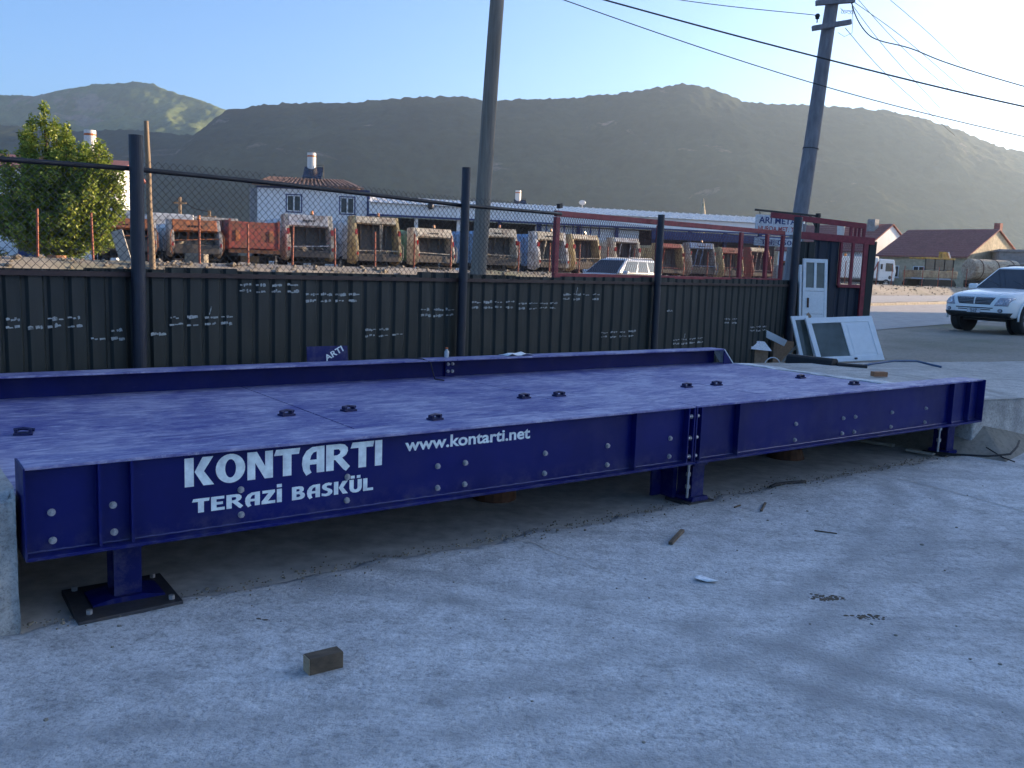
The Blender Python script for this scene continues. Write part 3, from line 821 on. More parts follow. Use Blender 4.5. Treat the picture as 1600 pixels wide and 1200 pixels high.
for s, t, p in ((0.44, 0.28, True), (4.31, 0.24, False), (7.86, 0.26, False), (0.44, WID - 0.28, False), (4.31, WID - 0.24, False), (7.86, WID - 0.26, False)):
    leg(s, t, p)
m = MB(); m.box(4.19, 4.23, 0.30, 0.42, 0.03, ZB + 0.02); m.box(4.10, 4.23, 0.42, 0.44, 0.03, ZB + 0.02); m.build('load_cell_bracket', M['blue'], wbr)
m = MB()
for z in (0.13, 0.22, 0.30, 0.335): m.cyl((4.205, 0.17, z), (4.205, 0.17, z + 0.024), 0.019, 6)
m.cyl((4.205, 0.17, 0.06), (4.205, 0.17, ZB), 0.010, 8); m.build('stay_rod', M['zinc'], wbr)
m = MB()
for z in (0.16, 0.27): m.cyl((7.66, 0.2, z), (7.66, 0.2, z + 0.028), 0.022, 6)
m.cyl((7.66, 0.2, 0.05), (7.66, 0.2, ZB), 0.010, 8); m.build('stay_rod', M['zinc'], wbr)
# lettering on the web
def letter(me, s, t, z, lab):
    s, z = ws(s, z); o = link_mesh('lettering', me, ga); o.location = (s, WEB - .0015, z); o.rotation_euler = (math.pi / 2, 0, 0); o['label'] = lab
letter(glyph_text('lettering', 'KONTARTI', M['vinyl_and_sheen'], 1.03, 0.137), 0.677, 0.1085, 0.571, 'large white display capitals KONTARTI')
letter(glyph_text('lettering', 'TERAZi', M['vinyl_and_sheen'], 0.438, 0.068, 0.10), 0.712, 0.1085, 0.440, 'smaller white capitals reading TERAZİ')
letter(glyph_text('lettering', 'BASKUL', M['vinyl_and_sheen'], 0.452, 0.068, 0.10), 1.208, 0.1085, 0.440, 'smaller white capitals reading BASKÜL')
letter(text_mesh('lettering', 'www.kontarti.net', M['vinyl_and_sheen'], 0.852, 0.070, 0.022), 1.858, 0.1085, 0.631, 'white web address www.kontarti.net')
# cable lying over the far upstand
m = MB(); m.tube([(3.4, 3.22, ZT + 0.012), (3.6, 3.16, ZT + 0.016), (3.72, 3.1, ZT + 0.012), (3.78, 3.05, ZT - 0.02), (3.80, 3.045, ZD + 0.08), (3.80, 3.0, ZD + 0.010), (3.84, 2.9, ZD + 0.008)], 0.006, 6)
o = m.build('cable', M['rubber']); o.location = WO; o.rotation_euler = (0, 0, YAW)
tag(o, 'thin black cable draped over the far blue beam onto the deck', 'cable')

# ------------------------------------------------------------------ concrete ramps at both ends
def ramp_block(name, s0, s1, z0, z1, label, t0=0.10, t1=3.25, notch=0.0):
    n = 26; m = 14
    v = []; f = []
    S = np.linspace(s0, s1, n); T = np.linspace(t0, t1, m)
    mbk = MB()
    top = []
    for j, t in enumerate(T):
        row = []
        for i, s in enumerate(S):
            z = z0 + (z1 - z0) * (i / (n - 1)) + 0.012 * float(fbm(s * 3, t * 3, 3))
            ds = 0.0
            row.append((s, t + (0.015 * float(fbm(s * 4, 3.1, 3)) if j == 0 else 0), z))
        top.append(row)
    flat = [p for r_ in top for p in r_]
    faces = [(j * n + i, j * n + i + 1, (j + 1) * n + i + 1, (j + 1) * n + i) for j in range(m - 1) for i in range(n - 1)]
    mbk.add(flat, faces)
    # skirts
    def skirt(line):
        k = 6; rows = []
        for a in range(k):
            w = a / (k - 1)
            rows.append([(p[0] + 0.012 * float(fbm(p[0] * 5 + a, p[1] * 5 + a, 2)) * (0 < a), p[1] + (0.02 * float(fbm(p[0] * 3, a * 1.7, 3)) if 0 < a else 0), p[2] * (1 - w) - 0.05 * w) for p in line])
        L = len(line); mbk.add([p for r_ in rows for p in r_], [(a * L + i, a * L + i + 1, (a + 1) * L + i + 1, (a + 1) * L + i) for a in range(k - 1) for i in range(L - 1)])
    skirt(top[0]); skirt(top[-1]); skirt([r_[0] for r_ in top]); skirt([r_[-1] for r_ in top])
    o = mbk.build(name, M['concrete_block'])
    md = o.modifiers.new('w', 'WELD'); md.merge_threshold = 0.0005
    md = o.modifiers.new('b', 'BEVEL'); md.width = 0.025; md.segments = 2; md.limit_method = 'ANGLE'; md.angle_limit = rad(50)
    o.location = WO; o.rotation_euler = (0, 0, YAW)
    return tag(o, label, 'concrete ramp')
ramp_block('concrete_ramp', 8.10, 16.5, 0.545, 0.30, 'grey concrete approach ramp at the right end of the weighbridge')
ramp_block('concrete_ramp', -7.0, -0.03, 0.30, 0.600, 'grey concrete approach ramp at the left end of the weighbridge')
# fresh mortar lip along the deck end
m = MB()
n = 40
for i in range(n):
    t0 = 0.30 + i * (3.05 - 0.30) / n; t1 = t0 + (3.05 - 0.30) / n
    e0 = 8.34 + 0.08 * float(fbm(t0 * 3, 1.2, 3)); e1 = 8.34 + 0.08 * float(fbm(t1 * 3, 1.2, 3))
    zt0 = ZD + 0.006 + 0.012 * float(fbm(t0 * 7, 4.2, 2)); zt1 = ZD + 0.006 + 0.012 * float(fbm(t1 * 7, 4.2, 2))
    m.add([(8.07, t0, zt0), (e0, t0, zt0 - 0.012), (e1, t1, zt1 - 0.012), (8.07, t1, zt1), (8.07, t0, 0.45), (e0 + 0.04, t0, 0.50), (e1 + 0.04, t1, 0.50), (8.07, t1, 0.45)],
          [(0, 1, 2, 3), (0, 3, 7, 4), (1, 5, 6, 2)])
o = m.build('mortar_lip', M['lip'], smooth=False); o.location = WO; o.rotation_euler = (0, 0, YAW)
tag(o, 'crumbly white mortar strip along the right end of the deck', 'mortar strip')

# ------------------------------------------------------------------ sheet fence with chain-link top
FQ = 7.4
def floc(u, q=FQ, z=0.0):
    p = RD * u + RN * q; return Vector((p.x, p.y, z))
fence = empty('sheet_fence', floc(0, FQ), RZ, 'dark green corrugated sheet fence with chain link above, behind the weighbridge', 'fence')
starts = [0.55, 1.18, 1.81, 2.42, 3.05, 3.72, 4.40, 5.10, 5.84, 6.61, 7.41, 8.22, 9.08, 9.97, 10.9, 11.83, 12.75, 13.6, 14.45, 15.3, 16.05]
def top_at(u): return 1.52 + 0.004 * (u - 2) + 0.006 * math.sin(u * 2.1)
for k in range(len(starts) - 1):
    u0, u1 = starts[k], starts[k + 1] + 0.012
    p = (u1 - u0) / 4; pr = []
    for i in range(4):
        b = u0 + i * p
        pr += [(b, 0.006), (b + 0.15 * p, 0.006), (b + 0.27 * p, -0.016), (b + 0.88 * p, -0.016)]
    pr.append((u1, 0.006))
    zt = top_at(u0) + random.uniform(-0.012, 0.012); tilt = random.uniform(-0.006, 0.006)
    m = MB(); L = len(pr); off = (k % 2) * 0.002
    zs = (-0.08, 0.5, 1.05, zt)
    vv = [(a + tilt * zz, b - off + 0.004 * math.sin(zz * 3 + k), zz) for zz in zs for a, b in pr]
    m.add(vv, [(r_ * L + i, r_ * L + i + 1, (r_ + 1) * L + i + 1, (r_ + 1) * L + i) for r_ in range(3) for i in range(L - 1)])
    o = m.build('sheet_panel', M['sheet'], fence)
    md = o.modifiers.new('s', 'SOLIDIFY'); md.thickness = 0.0012
# brown capping rail and bottom rail
MB().box(0.5, 16.05, -0.045, -0.020, 1.455, 1.495).build('capping_rail', M['cap_brown'], fence)
# posts
for u, zt, r_, ln in ((-0.2, 2.6, 0.055, 0), (3.44, 2.60, 0.056, 0.0), (7.20, 2.73, 0.050, 0.006), (11.22, 2.47, 0.050, 0.0), (15.72, 2.72, 0.075, 0.01)):
    m = MB(); m.cyl((u, -0.10, -0.1), (u + ln * zt, -0.10, zt), r_, 20)
    m.build('post', M['post_navy'], fence, smooth=False)
# top rail
m = MB(); m.tube([(-0.5, -0.035, 2.30), (2.4, -0.035, 2.305), (3.4, -0.035, 2.335), (4.8, -0.035, 2.34), (7.2, -0.035, 2.315), (8.8, -0.035, 2.335), (9.0, -0.035, 2.335)], 0.021, 10)
m.build('top_rail', M['rail_black'], fence, smooth=True)
# chain link: zigzag wires
def chainlink(name, u0, u1, z0, z1, parent, mat, w=0.066, h=0.066, r_=0.0032, y=0.0, ends=True):
    verts = []; faces = []
    n = int((u1 - u0) / (w / 2)); mrows = int((z1 - z0) / (h / 2)); b = 0
    for i in range(0, n):
        pts = []
        for j in range(mrows + 1):
            z = z0 + j * h / 2
            zig = (w / 2) if (j + 0) % 2 else 0
            x = u0 + i * w / 2 + (zig if i % 2 == 0 else (w / 2 - zig)) * 1.02
            sag = 0.010 * math.sin(x * 2.3 + z * 3)
            pts.append((x, y + 0.004 * ((j % 2) * 2 - 1) + sag, z + 0.012 * math.sin(x * 1.7)))
        k = 3
        for (px, py, pz) in pts:
            for a in range(k):
                an = 2.094 * a
                verts.append((px + r_ * math.cos(an), py + r_ * math.sin(an), pz))
        for j in range(len(pts) - 1):
            for a in range(k):
                a2 = (a + 1) % k
                faces.append((b + j * k + a, b + j * k + a2, b + (j + 1) * k + a2, b + (j + 1) * k + a))
        b += len(pts) * k
    me = bpy.data.meshes.new(name); me.from_pydata(verts, [], faces); me.materials.append(mat)
    o = link_mesh(name, me, parent); o['kind'] = 'stuff'
    return o
for u0, u1, zt in ((0.0, 3.44, 2.38), (3.44, 7.20, 2.42), (7.20, 9.0, 2.42)):
    chainlink('chain_link', u0, u1, 1.46, zt, fence, M['wire'], y=-0.01)
# scraped white paint marks on the ribs
def marks(u0, u1, z, nrib=4):
    m = MB(); p = (u1 - u0 + 0.03) / nrib
    for i in range(nrib):
        b = u0 + i * p
        for row in (0, -0.062):
            if random.random() < 0.06: continue
            x = b + random.uniform(0, 0.01); e = b + p * random.uniform(0.60, 0.72)
            while x < e:
                w = random.uniform(0.015, 0.05); hh = random.uniform(0.005, 0.018)
                zz = z + row + 0.006 * math.sin(i * 3 + row * 90) + random.uniform(-0.006, 0.006)
                k = [(x + random.uniform(0, .006), 0, zz - hh), (x + w * .5, 0, zz - hh * random.uniform(.5, 1.2)), (x + w, 0, zz - hh * .6), (x + w * random.uniform(.8, 1), 0, zz + hh * .7), (x + w * .45, 0, zz + hh * random.uniform(.5, 1.3)), (x, 0, zz + hh * .6)]
                m.prism([(a, -0.0215, c_) for a, _, c_ in k], (0, -0.0012, 0))
                x += w * random.uniform(0.75, 1.5)
        if random.random() < 0.07:
            x = b + p * 0.3; m.prism([(x, -0.0215, z + 0.02), (x + 0.008, -0.0215, z + 0.02), (x + 0.03, -0.0215, z + 0.09), (x + 0.02, -0.0215, z + 0.095)], (0, -0.0012, 0))
    o = m.build('paint_mark', M['mark'], fence); o['kind'] = 'stuff'; return o
for u0, u1, z, n_ in ((1.83, 2.38, 1.10, 4), (2.44, 3.01, 1.12, 4), (3.07, 3.36, 1.01, 2), (3.57, 3.70, 1.03, 1), (3.74, 4.36, 1.11, 4), (4.42, 5.06, 1.40, 4), (5.14, 5.80, 1.31, 4), (5.87, 6.58, .94, 4), (6.65, 7.37, 1.14, 4), (7.44, 8.19, 1.22, 4), (8.26, 9.03, 1.20, 4), (9.13, 9.94, 1.31, 4), (10.0, 10.84, .78, 4), (11.64, 11.82, 1.06, 1), (11.87, 12.79, .61, 4), (13.42, 13.90, .90, 2), (14.33, 15.01, .74, 3)):
    marks(u0, u1, z, n_)

# red gate leaf with mesh standing above the sheet
gate = empty('gate_leaf', floc(9.0, FQ + 0.06), RZ, 'dark red gate frame filled with expanded mesh above the sheet fence', 'gate')
GL = 6.55
def gb_(name, a, b, w, h): return MB().bar(a, b, w, h).build(name, M['red_frame'], gate, bevel=0.004)
gb_('bottom_rail', (0, 0, 1.545), (GL, 0, 1.555), 0.05, 0.085)
gb_('top_rail', (0, 0, 2.345), (GL, 0, 2.42), 0.05, 0.075)
for u, w in ((0.035, 0.085), (2.42, 0.07), (4.95, 0.085), (5.9, 0.08), (GL - 0.04, 0.09)):
    gb_('upright', (u, 0.0, 1.588), (u, 0.0, 2.30 + 0.0115 * u), 0.05, w)
chainlink('expanded_mesh', 0.08, GL - 0.08, 1.588, 2.345, gate, M['wire_red'], w=0.05, h=0.085, r_=0.0034, y=0.045)
m = MB(); m.bar((0.05, 0.0, 2.44), (0.11, 0.0, 2.45), 0.05, 0.06); m.build('hinge', M['rail_black'], gate)

# clad gate section at the corner, turned across
A = Vector((5.22, 17.0, 0)); B_ = Vector((6.78, 17.35, 0)); dAB = (B_ - A); lAB = dAB.length; angAB = math.atan2(dAB.y, dAB.x)
sg = empty('clad_gate', A, angAB, 'dark sheet clad gate section with red beams at the fence corner', 'gate')
def zbase(x): return zg1(A.x + dAB.x * x / lAB, A.y + dAB.y * x / lAB)
def rib_panel(x0, x1, z0, z1, mat, nrib, y=0.0, slant=0.0):
    p = (x1 - x0) / nrib; pr = []
    for i in range(nrib):
        b = x0 + i * p; pr += [(b, 0.012), (b + 0.2 * p, 0.012), (b + 0.3 * p, -0.012), (b + 0.9 * p, -0.012)]
    pr.append((x1, 0.012)); L = len(pr); m = MB()
    m.add([(a + slant * zz, b + y, zz) for zz in (z0, z1) for a, b in pr], [(i, i + 1, L + i + 1, L + i) for i in range(L - 1)])
    o = m.build('sheet_panel', mat, sg); md = o.modifiers.new('s', 'SOLIDIFY'); md.thickness = 0.0015
    return o
rib_panel(0.02, 0.42, 0.0, 2.30, M['sheet'], 2, 0.0)
rib_panel(0.42, 0.93, 0.0, 2.34, M['sheet_navy'], 2, -0.003)
rib_panel(0.93, 1.55, 0.0, 1.52, M['sheet_navy'], 3, -0.001)
rib_panel(1.42, 1.66, 0.0, 2.36, M['sheet'], 1, -0.03, 0.02)
for nm, a, b, w, h in (('beam', (-0.05, -0.04, 2.42), (1.62, -0.04, 2.36), 0.06, 0.13), ('beam', (-0.55, -0.02, 2.76), (1.42, -0.02, 2.64), 0.06, 0.10),
                       ('upright', (0.93, -0.045, 1.5), (0.93, -0.045, 2.33), 0.05, 0.045), ('upright', (1.18, -0.045, 1.5), (1.18, -0.045, 2.32), 0.05, 0.05),
                       ('upright', (1.44, -0.06, 0.1), (1.44, -0.06, 2.32), 0.05, 0.09), ('rail', (0.93, -0.045, 1.50), (1.44, -0.045, 1.50), 0.05, 0.06),
                       ('upright', (1.12, -0.02, 2.43), (1.12, -0.02, 2.61), 0.05, 0.04), ('upright', (1.22, -0.02, 2.43), (1.22, -0.02, 2.60), 0.05, 0.03), ('upright', (1.30, -0.02, 2.43), (1.30, -0.02, 2.60), 0.05, 0.03), ('upright', (1.40, -0.02, 2.43), (1.40, -0.02, 2.59), 0.05, 0.05),
                       ('upright', (0.0, -0.06, 0.0), (0.0, -0.06, 2.45), 0.06, 0.10)):
    MB().bar(a, b, w, h).build(nm, M['red_frame'], sg, bevel=0.003)
chainlink('expanded_mesh', 0.95, 1.42, 1.53, 2.30, sg, M['wire_red'], w=0.05, h=0.085, r_=0.0034, y=-0.01)
MB().cyl((0.04, -0.12, 2.62), (0.04, -0.12, 2.66), 0.055, 14).build('post_cap', M['chrome'], sg)

# ------------------------------------------------------------------ hanging shop sign
so = floc(17.40, 9.0); sgn = empty('hanging_sign', so, rad(20), 'white hanging sign board with blue ARI METAL lettering beside the concrete pole', 'sign')
SW = 1.18
MB().bar((-0.03, 0, 2.99), (1.62, 0, 2.94), 0.04, 0.04).build('bracket_arm', M['black_paint'], sgn)
MB().bar((1.56, 0, 0), (1.56, 0, 3.0), 0.07, 0.07).build('sign_post', M['black_paint'], sgn)
MB().bar((1.35, 0, 2.94), (1.54, 0, 2.70), 0.03, 0.03).build('brace', M['black_paint'], sgn)
for x in (0.08, 1.1):
    MB().tube([(x, 0, 2.96), (x + 0.02, 0, 2.92), (x, 0, 2.88)], 0.008, 5).build('hanger', M['black_paint'], sgn)
bd = MB().box(0, SW, -0.012, 0.012, 2.52, 2.90).build('board', M['sign_white'], sgn, bevel=0.003)
def sign_text(me, x, z, par, y=-0.0135):
    o = link_mesh('lettering', me, par); o.location = (x, y, z); o.rotation_euler = (math.pi / 2, 0, 0)
sign_text(text_mesh('lettering', 'ARI METAL', M['sign_blue'], 1.04, 0.135, 0.02), 0.07, 2.725, bd)
sign_text(text_mesh('lettering', 'HURDA MET. TIC.', M['sign_red'], 1.04, 0.10, 0.015), 0.07, 2.57, bd)
b2 = MB().box(0.0, SW, -0.012, 0.012, 2.26, 2.43).build('lower_board', M['sign_white'], sgn, bevel=0.003)
for x in (0.1, 1.08): MB().bar((x, 0.02, 2.3), (x, 0.02, 2.6), 0.02, 0.01).build('strap', M['black_paint'], sgn)
sign_text(text_mesh('lettering', 'Tel: 0506', M['sign_blue'], 0.9, 0.105, 0.015), 0.14, 2.29, b2)

# ------------------------------------------------------------------ poles and wires
def pole(name, base, top, r0, r1, mat, label, cat='utility pole', n=18):
    b = Vector(base); t = Vector(top); root = empty(name, b, 0, label, cat)
    d = t - b; k = 14; pts = []; rs = []
    for i in range(k + 1):
        w = i / k
        pts.append(d * w + Vector((0.02 * float(fbm(w * 4 + r0 * 50, 1.1, 2)), 0.02 * float(fbm(w * 4, 6.1, 2)), 0))); rs.append(r0 + (r1 - r0) * w)
    m = MB(); m.tube(pts, rs, n); m.build('shaft', mat, root, smooth=True)
    return root, d
wp_b = Vector((-0.82, 18.0, -0.1)); wp_t = Vector((-0.44, 18.0, 9.4))
pole('wooden_pole', wp_b, wp_t, 0.165, 0.125, M['pole_wood'], 'thick weathered wooden utility pole behind the fence')
cp_b = Vector((5.99, 20.0, 0.05)); cp_t = Vector((6.66, 20.0, 9.2))
cpole, cd = pole('concrete_pole', cp_b, cp_t, 0.185, 0.125, M['pole_concrete'], 'grey concrete power pole with two cross arms at the fence corner')
def on_pole(z): return cd * ((z - cp_b.z) / cd.z)
for z, tilt in ((7.43, 0.11), (6.95, 0.20)):
    c_ = on_pole(z); MB().bar(c_ + Vector((-0.40, -0.17, -0.40 * tilt)), c_ + Vector((0.41, -0.17, 0.41 * tilt)), 0.10, 0.10).build('cross_arm', M['pole_concrete'], cpole, bevel=0.006)
MB().cyl(on_pole(4.4), on_pole(4.42), 0.172, 18).build('steel_band', M['black_paint'], cpole)
for dx, z in ((-0.33, 7.46), (-0.31, 6.96)):
    c_ = on_pole(z) + Vector((dx, -0.17, 0.03)); m = MB(); m.cyl(c_, c_ + Vector((0, 0, 0.1)), 0.012, 6); m.sphere(c_ + Vector((0, 0, 0.14)), 0.055, 10, 6, (1, 1, 0.9)); m.sphere(c_ + Vector((0, 0, 0.09)), 0.045, 10, 6, (1, 1, 0.5)); m.build('insulator', M['black_paint'], cpole, smooth=True)
m = MB()
for k in range(3):
    pts = [on_pole(7.35) + Vector((0.12 + 0.06 * i + 0.03 * math.sin(i * 2 + k), -0.2, -0.05 - 0.12 * abs(math.sin(i * 0.9 + k)))) for i in range(6)]
    m.tube(pts, 0.005, 4)
m.tube([on_pole(7.35) + Vector((0.36, -0.2, 0)), on_pole(7.1) + Vector((0.42, -0.2, 0)), on_pole(6.8) + Vector((0.45, -0.2, 0)), on_pole(6.72) + Vector((0.3, -0.2, 0)), on_pole(6.8) + Vector((0.15, -0.2, 0))], 0.005, 4)
m.build('loose_wires', M['black_paint'], cpole)
sp_b = Vector((-11.29, 28.0, 0.6)); sp_t = Vector((-11.43, 28.0, 5.62))
spole, _d = pole('timber_pole', sp_b, sp_t, 0.10, 0.07, M['pole_wood2'], 'thin sunlit timber pole standing right of the tree', 'pole', 10)
MB().box(-0.22, -0.06, -0.05, 0.05, 3.5, 3.62).build('peg', M['pole_wood2'], spole)
# wires
def wire(pts, r_, label, sag=0.0, n=24):
    pts = [Vector(p) for p in pts]
    if len(pts) == 2:
        a, b = pts; pts = [a.lerp(b, i / n) - Vector((0, 0, sag * 4 * (i / n) * (1 - i / n))) for i in range(n + 1)]
    else:  # catmull-rom
        out = []
        for i in range(len(pts) - 1):
            p0 = pts[max(i - 1, 0)]; p1 = pts[i]; p2 = pts[i + 1]; p3 = pts[min(i + 2, len(pts) - 1)]
            for k in range(8):
                t = k / 8
                out.append(0.5 * ((2 * p1) + (p2 - p0) * t + (2 * p0 - 5 * p1 + 4 * p2 - p3) * t * t + (3 * p1 - p0 - 3 * p2 + p3) * t ** 3))
        pts = out + [pts[-1]]
    m = MB(); m.tube(pts, r_, 6)
    tag(m.build('overhead_wire', M['wire'], smooth=True), label, 'wire')
e1 = Vector((4.86, -0.93, 0)); 
wire([(-3.65, 19.5, 8.45), (1.21, 19.5, 7.30), (6.04, 19.5, 6.24), (10.6, 19.5, 5.36), (16, 19.5, 4.55)], 0.017, 'thickest dark overhead cable crossing the concrete pole, upper of two')
wire([(-4.5, 19.5, 8.9), (0.77, 19.5, 7.18), (6.0, 19.5, 5.71), (10.7, 19.5, 4.74), (16, 19.5, 3.9)], 0.010, 'dark overhead cable crossing the concrete pole, lower of two')
wire([tuple(cp_b + on_pole(6.96) + Vector((-0.31, -0.17, 0.18))), (2.84, 20, 7.45), (-2.0, 20.0, 8.2)], 0.008, 'thin wire running left from the lower cross arm insulator')
wire([(6.86, 19.8, 8.0), (6.86, 19.8, 7.50), (7.0, 19.8, 7.12), (7.26, 19.8, 6.80), (7.56, 19.8, 6.66), (8.2, 19.8, 6.53), (9.1, 19.9, 6.27), (10.8, 20, 5.88), (15, 20.5, 5.1)], 0.012, 'kinked cable dropping from the pole top towards the right')
wire([(6.7, 20, 7.72), (9.34, 24, 7.5), (14, 31, 7.4)], 0.0075, 'faint wire leaving the pole top to the right, lowest of three', 0)
wire([(6.6, 20, 8.0), (10.5, 26, 8.1), (15.8, 34, 8.5)], 0.0075, 'faint wire leaving the pole top to the right, middle of three', 0)
wire([(6.7, 20, 8.3), (11.4, 26.5, 8.65), (17, 35, 9.3)], 0.0075, 'faint wire leaving the pole top to the right, highest of three', 0)
wire([tuple(cp_b + on_pole(7.43) + Vector((0.38, -0.17, 0.02))), (9.9, 24, 7.7), (16, 33, 8.2)], 0.0075, 'faint wire running right from the upper cross arm')
wire([tuple(cp_b + on_pole(6.95) + Vector((0.3, -0.17, -0.05))), (9.7, 24.5, 6.9), (16, 34, 7.0)], 0.0075, 'faint wire running right from the lower cross arm')

# ------------------------------------------------------------------ garbage trucks
def wheel_mesh(r_, w, rim_mat, name='wheel'):
    m = MB(); n = 28
    prof = [(r_ * 0.60, -w / 2), (r_ * 0.90, -w / 2), (r_ * 0.98, -w * 0.40), (r_, -w * 0.22), (r_, w * 0.22), (r_ * 0.98, w * 0.40), (r_ * 0.90, w / 2), (r_ * 0.60, w / 2)]
    v = [(rr * math.cos(2 * math.pi * k / n), yy, rr * math.sin(2 * math.pi * k / n)) for rr, yy in prof for k in range(n)]
    L = len(prof); m.add(v, [(i * n + k, ((i + 1) % L) * n + k, ((i + 1) % L) * n + (k + 1) % n, i * n + (k + 1) % n) for i in range(L) for k in range(n)])
    return m.mesh(name, M['tyre'], True)
def rim_mesh(r_, w, spokes):
    m = MB(); n = 24
    m.tube([(0, -w * 0.42, 0), (0, w * 0.42, 0)], r_ * 0.61, n)
    m.m = 1
    for sgn_ in (-1, 1):
        m.cyl((0, sgn_ * w * 0.42, 0), (0, sgn_ * w * 0.5, 0), r_ * 0.15, 12)
        for k in range(spokes):
            a = 2 * math.pi * k / spokes
            d = Vector((math.cos(a), 0, math.sin(a)))
            m.obox(Vector((0, sgn_ * w * 0.455, 0)) + d * r_ * 0.35, d, (0, 1, 0), d.cross(Vector((0, 1, 0))), r_ * 0.25, w * 0.04, r_ * 0.065)
        ring = [(r_ * 0.6 * math.cos(2 * math.pi * k / n), sgn_ * w * 0.46, r_ * 0.6 * math.sin(2 * math.pi * k / n)) for k in range(n + 1)]
        m.tube(ring, r_ * 0.035, 5, False)
    return m.mesh('rim', [M['chassis'], M['rim']])
TRW = wheel_mesh(0.48, 0.5, None, 'wheel'); TRR = rim_mesh(0.48, 0.5, 6)

